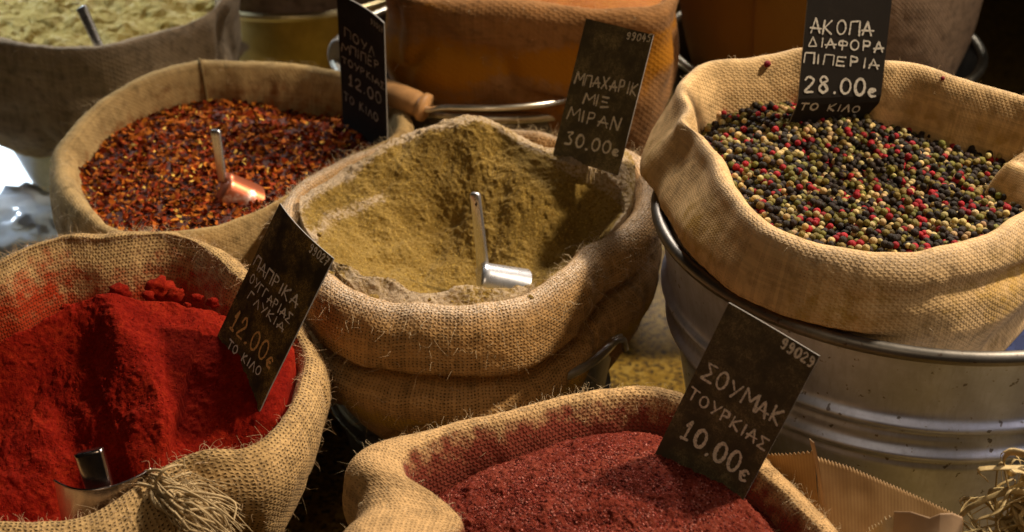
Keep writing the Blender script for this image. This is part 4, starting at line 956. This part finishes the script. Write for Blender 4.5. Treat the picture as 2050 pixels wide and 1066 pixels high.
# ------------------------------------------------------------------ kraft paper bags
m,nt,b=newmat('kraft'); g=N(nt); tc=g('ShaderNodeTexCoord'); uv=g('ShaderNodeUVMap'); uv.uv_map='UVMap'
sp=g('ShaderNodeSeparateXYZ'); g.l(uv.outputs[0],sp.inputs[0])
st=g.m('MULTIPLY_ADD',g.m('SINE',g.m('MULTIPLY',sp.outputs[0],2*math.pi)),.5,.5); nz=g.noise(tc.outputs['Object'],30,4,.6)
g.l(g.mix(g.m('MULTIPLY',st,.45),g.mix(g.sst(nz,.3,.7),(.30,.165,.055),(.40,.235,.085)),(.22,.115,.035)),b.inputs['Base Color']); b.inputs['Roughness'].default_value=.6
M['kraft']=m
M['kraft_plain']=plain('kraft_plain',(.42,.27,.15),.65,noise=(25,.8))
def paper(top,bot,teeth,name,mat,root,amp=.0022,curve=.004,stripe=.0028,seed=1,jag=0.0):
    top,bot=np.array(top,float),np.array(bot,float)
    nc=240; rg=np.random.default_rng(seed)
    def along(p):
        L=np.r_[0,np.cumsum(np.linalg.norm(np.diff(p,axis=0),axis=1))]; t=np.linspace(0,L[-1],nc)
        return np.stack([np.interp(t,L,p[:,k]) for k in range(3)],-1),t
    A,t=along(top); B_,_=along(bot); dn=(B_-A); dl=np.linalg.norm(dn,axis=1)[:,None]; dn=dn/dl
    tri=abs(((t/t[-1]*teeth)%1)*2-1) if teeth else np.zeros(nc)
    A=A+dn*(tri*amp+jag*abs(fbm(xyz(t,0*t),180,3,.6,seed)))[:,None]
    ax=(A[-1]-A[0])/np.linalg.norm(A[-1]-A[0]); nn=np.cross(ax,dn[nc//2]); nn/=np.linalg.norm(nn); nn=nn if nn[1]<0 else -nn
    rows=[];uvs=[]
    for s in np.linspace(0,1,24)**1.2:
        q=A+(B_-A)*s; q=q+nn[None]*(curve*np.sin(np.linspace(0,math.pi,nc))*(1-.4*s)+.0012*fbm(q,40,2,.5,seed))[:,None]; rows.append(q); uvs.append(np.c_[t/stripe,np.full(nc,s)])
    G_=np.array(rows); n_,m2=G_.shape[:2]; f1=gridfaces(n_,m2); f2=f1[:,::-1]+n_*m2
    V=np.concatenate([G_.reshape(-1,3),(G_-nn*.0006).reshape(-1,3)]); ru=np.concatenate(uvs+uvs)
    e1=np.stack([np.arange(m2-1),np.arange(m2-1)+n_*m2,np.arange(1,m2)+n_*m2,np.arange(1,m2)],-1)
    part(name,V,np.concatenate([f1,f2,e1]),mat,root,uv=ru,smooth=True)
root=empty('paper_bag',Py(1700,1150,.86),'striped brown paper bag with a zigzag cut edge against the bucket','paper bag','brown paper bags')
paper([Py(1500,908,.915),Py(1545,905,.905),Py(1628,902,.875)],[Py(1560,1180,.88),Py(1655,1180,.84)],16,'side_panel',M['kraft'],root,seed=3)
paper([Py(1634,912,.878),Py(1700,932,.872),Py(1800,975,.862),Py(1928,1034,.85)],[Py(1655,1300,.80),Py(1928,1300,.79)],44,'front_panel',M['kraft'],root,seed=5)
paper([Py(1621,878,.872),Py(1630,886,.868)],[Py(1652,1040,.856),Py(1657,1040,.854)],0,'crease',M['kraft_plain'],root,seed=6,curve=.0005)
root=empty('paper_bag',Py(1830,1150,.82),'crumpled paler paper bag with a torn edge at the bottom','paper bag','brown paper bags')
paper([Py(1790,1024,.832),Py(1822,1023,.83),Py(1860,1034,.826),Py(1880,1026,.826),Py(1905,1026,.826),Py(1927,1036,.824)],[Py(1780,1200,.80),Py(1927,1200,.79)],0,'front_panel',M['kraft_plain'],root,seed=8,curve=.006)
paper([Py(1725,1066,.838),Py(1752,1048,.836),Py(1775,1030,.834),Py(1795,1024,.832)],[Py(1725,1200,.81),Py(1795,1200,.80)],10,'torn_flap',plain('kraft_pale',(.60,.45,.25),.7,noise=(60,.75)),root,seed=9,amp=.004,jag=.006)

# ------------------------------------------------------------------ raffia bundle at the right edge
mb=MB(); rg=np.random.default_rng(77)
for i in range(70):
    x0=rg.uniform(1985,2130); p0=Py(x0,1120+rg.normal(0,20),.85+rg.normal(0,.02)); p3=Py(x0+rg.normal(25,35),rg.uniform(915,1010),.86+rg.normal(0,.02))
    p1=p0+(p3-p0)*.4+rg.normal(0,.012,3)-[.014,0,0]; p2=p0+(p3-p0)*.75+rg.normal(0,.014,3); p4=p3+rg.normal(0,.015,3)+[.012,0,-.012]
    mb.tube(crom([p0,p1,p2,p3,p4],22),rg.uniform(.0010,.0030),6,flat=.22)
tag(mb.top('raffia_bundle',M['raffia']),'tangled straw coloured raffia at the bottom right corner','raffia')

# ------------------------------------------------------------------ crumpled plastic bag on the floor at the left
V,Fs=ico(4); c=Py(44,482,1.56)
d=.95+.28*fbm(V,1.7,3,.5,3)+.34*(.5-abs(fbm(V,2.9,2,.5,8)))+.30*(.4-abs(fbm(V,6.5,2,.6,18)))
m,nt,b=newmat('clear_plastic'); b.inputs['Base Color'].default_value=(.55,.60,.68,1); b.inputs['Roughness'].default_value=.14; b.inputs['Transmission Weight'].default_value=.45; b.inputs['IOR'].default_value=1.3
o=mesh_obj('plastic_bag',V*d[:,None]*np.array([.080,.07,.052]),Fs,m,smooth=False); o.location=(c[0],c[1],max(c[2],.06))
tag(o,'crumpled grey plastic bag beside the grey bucket at the left edge','plastic bag')
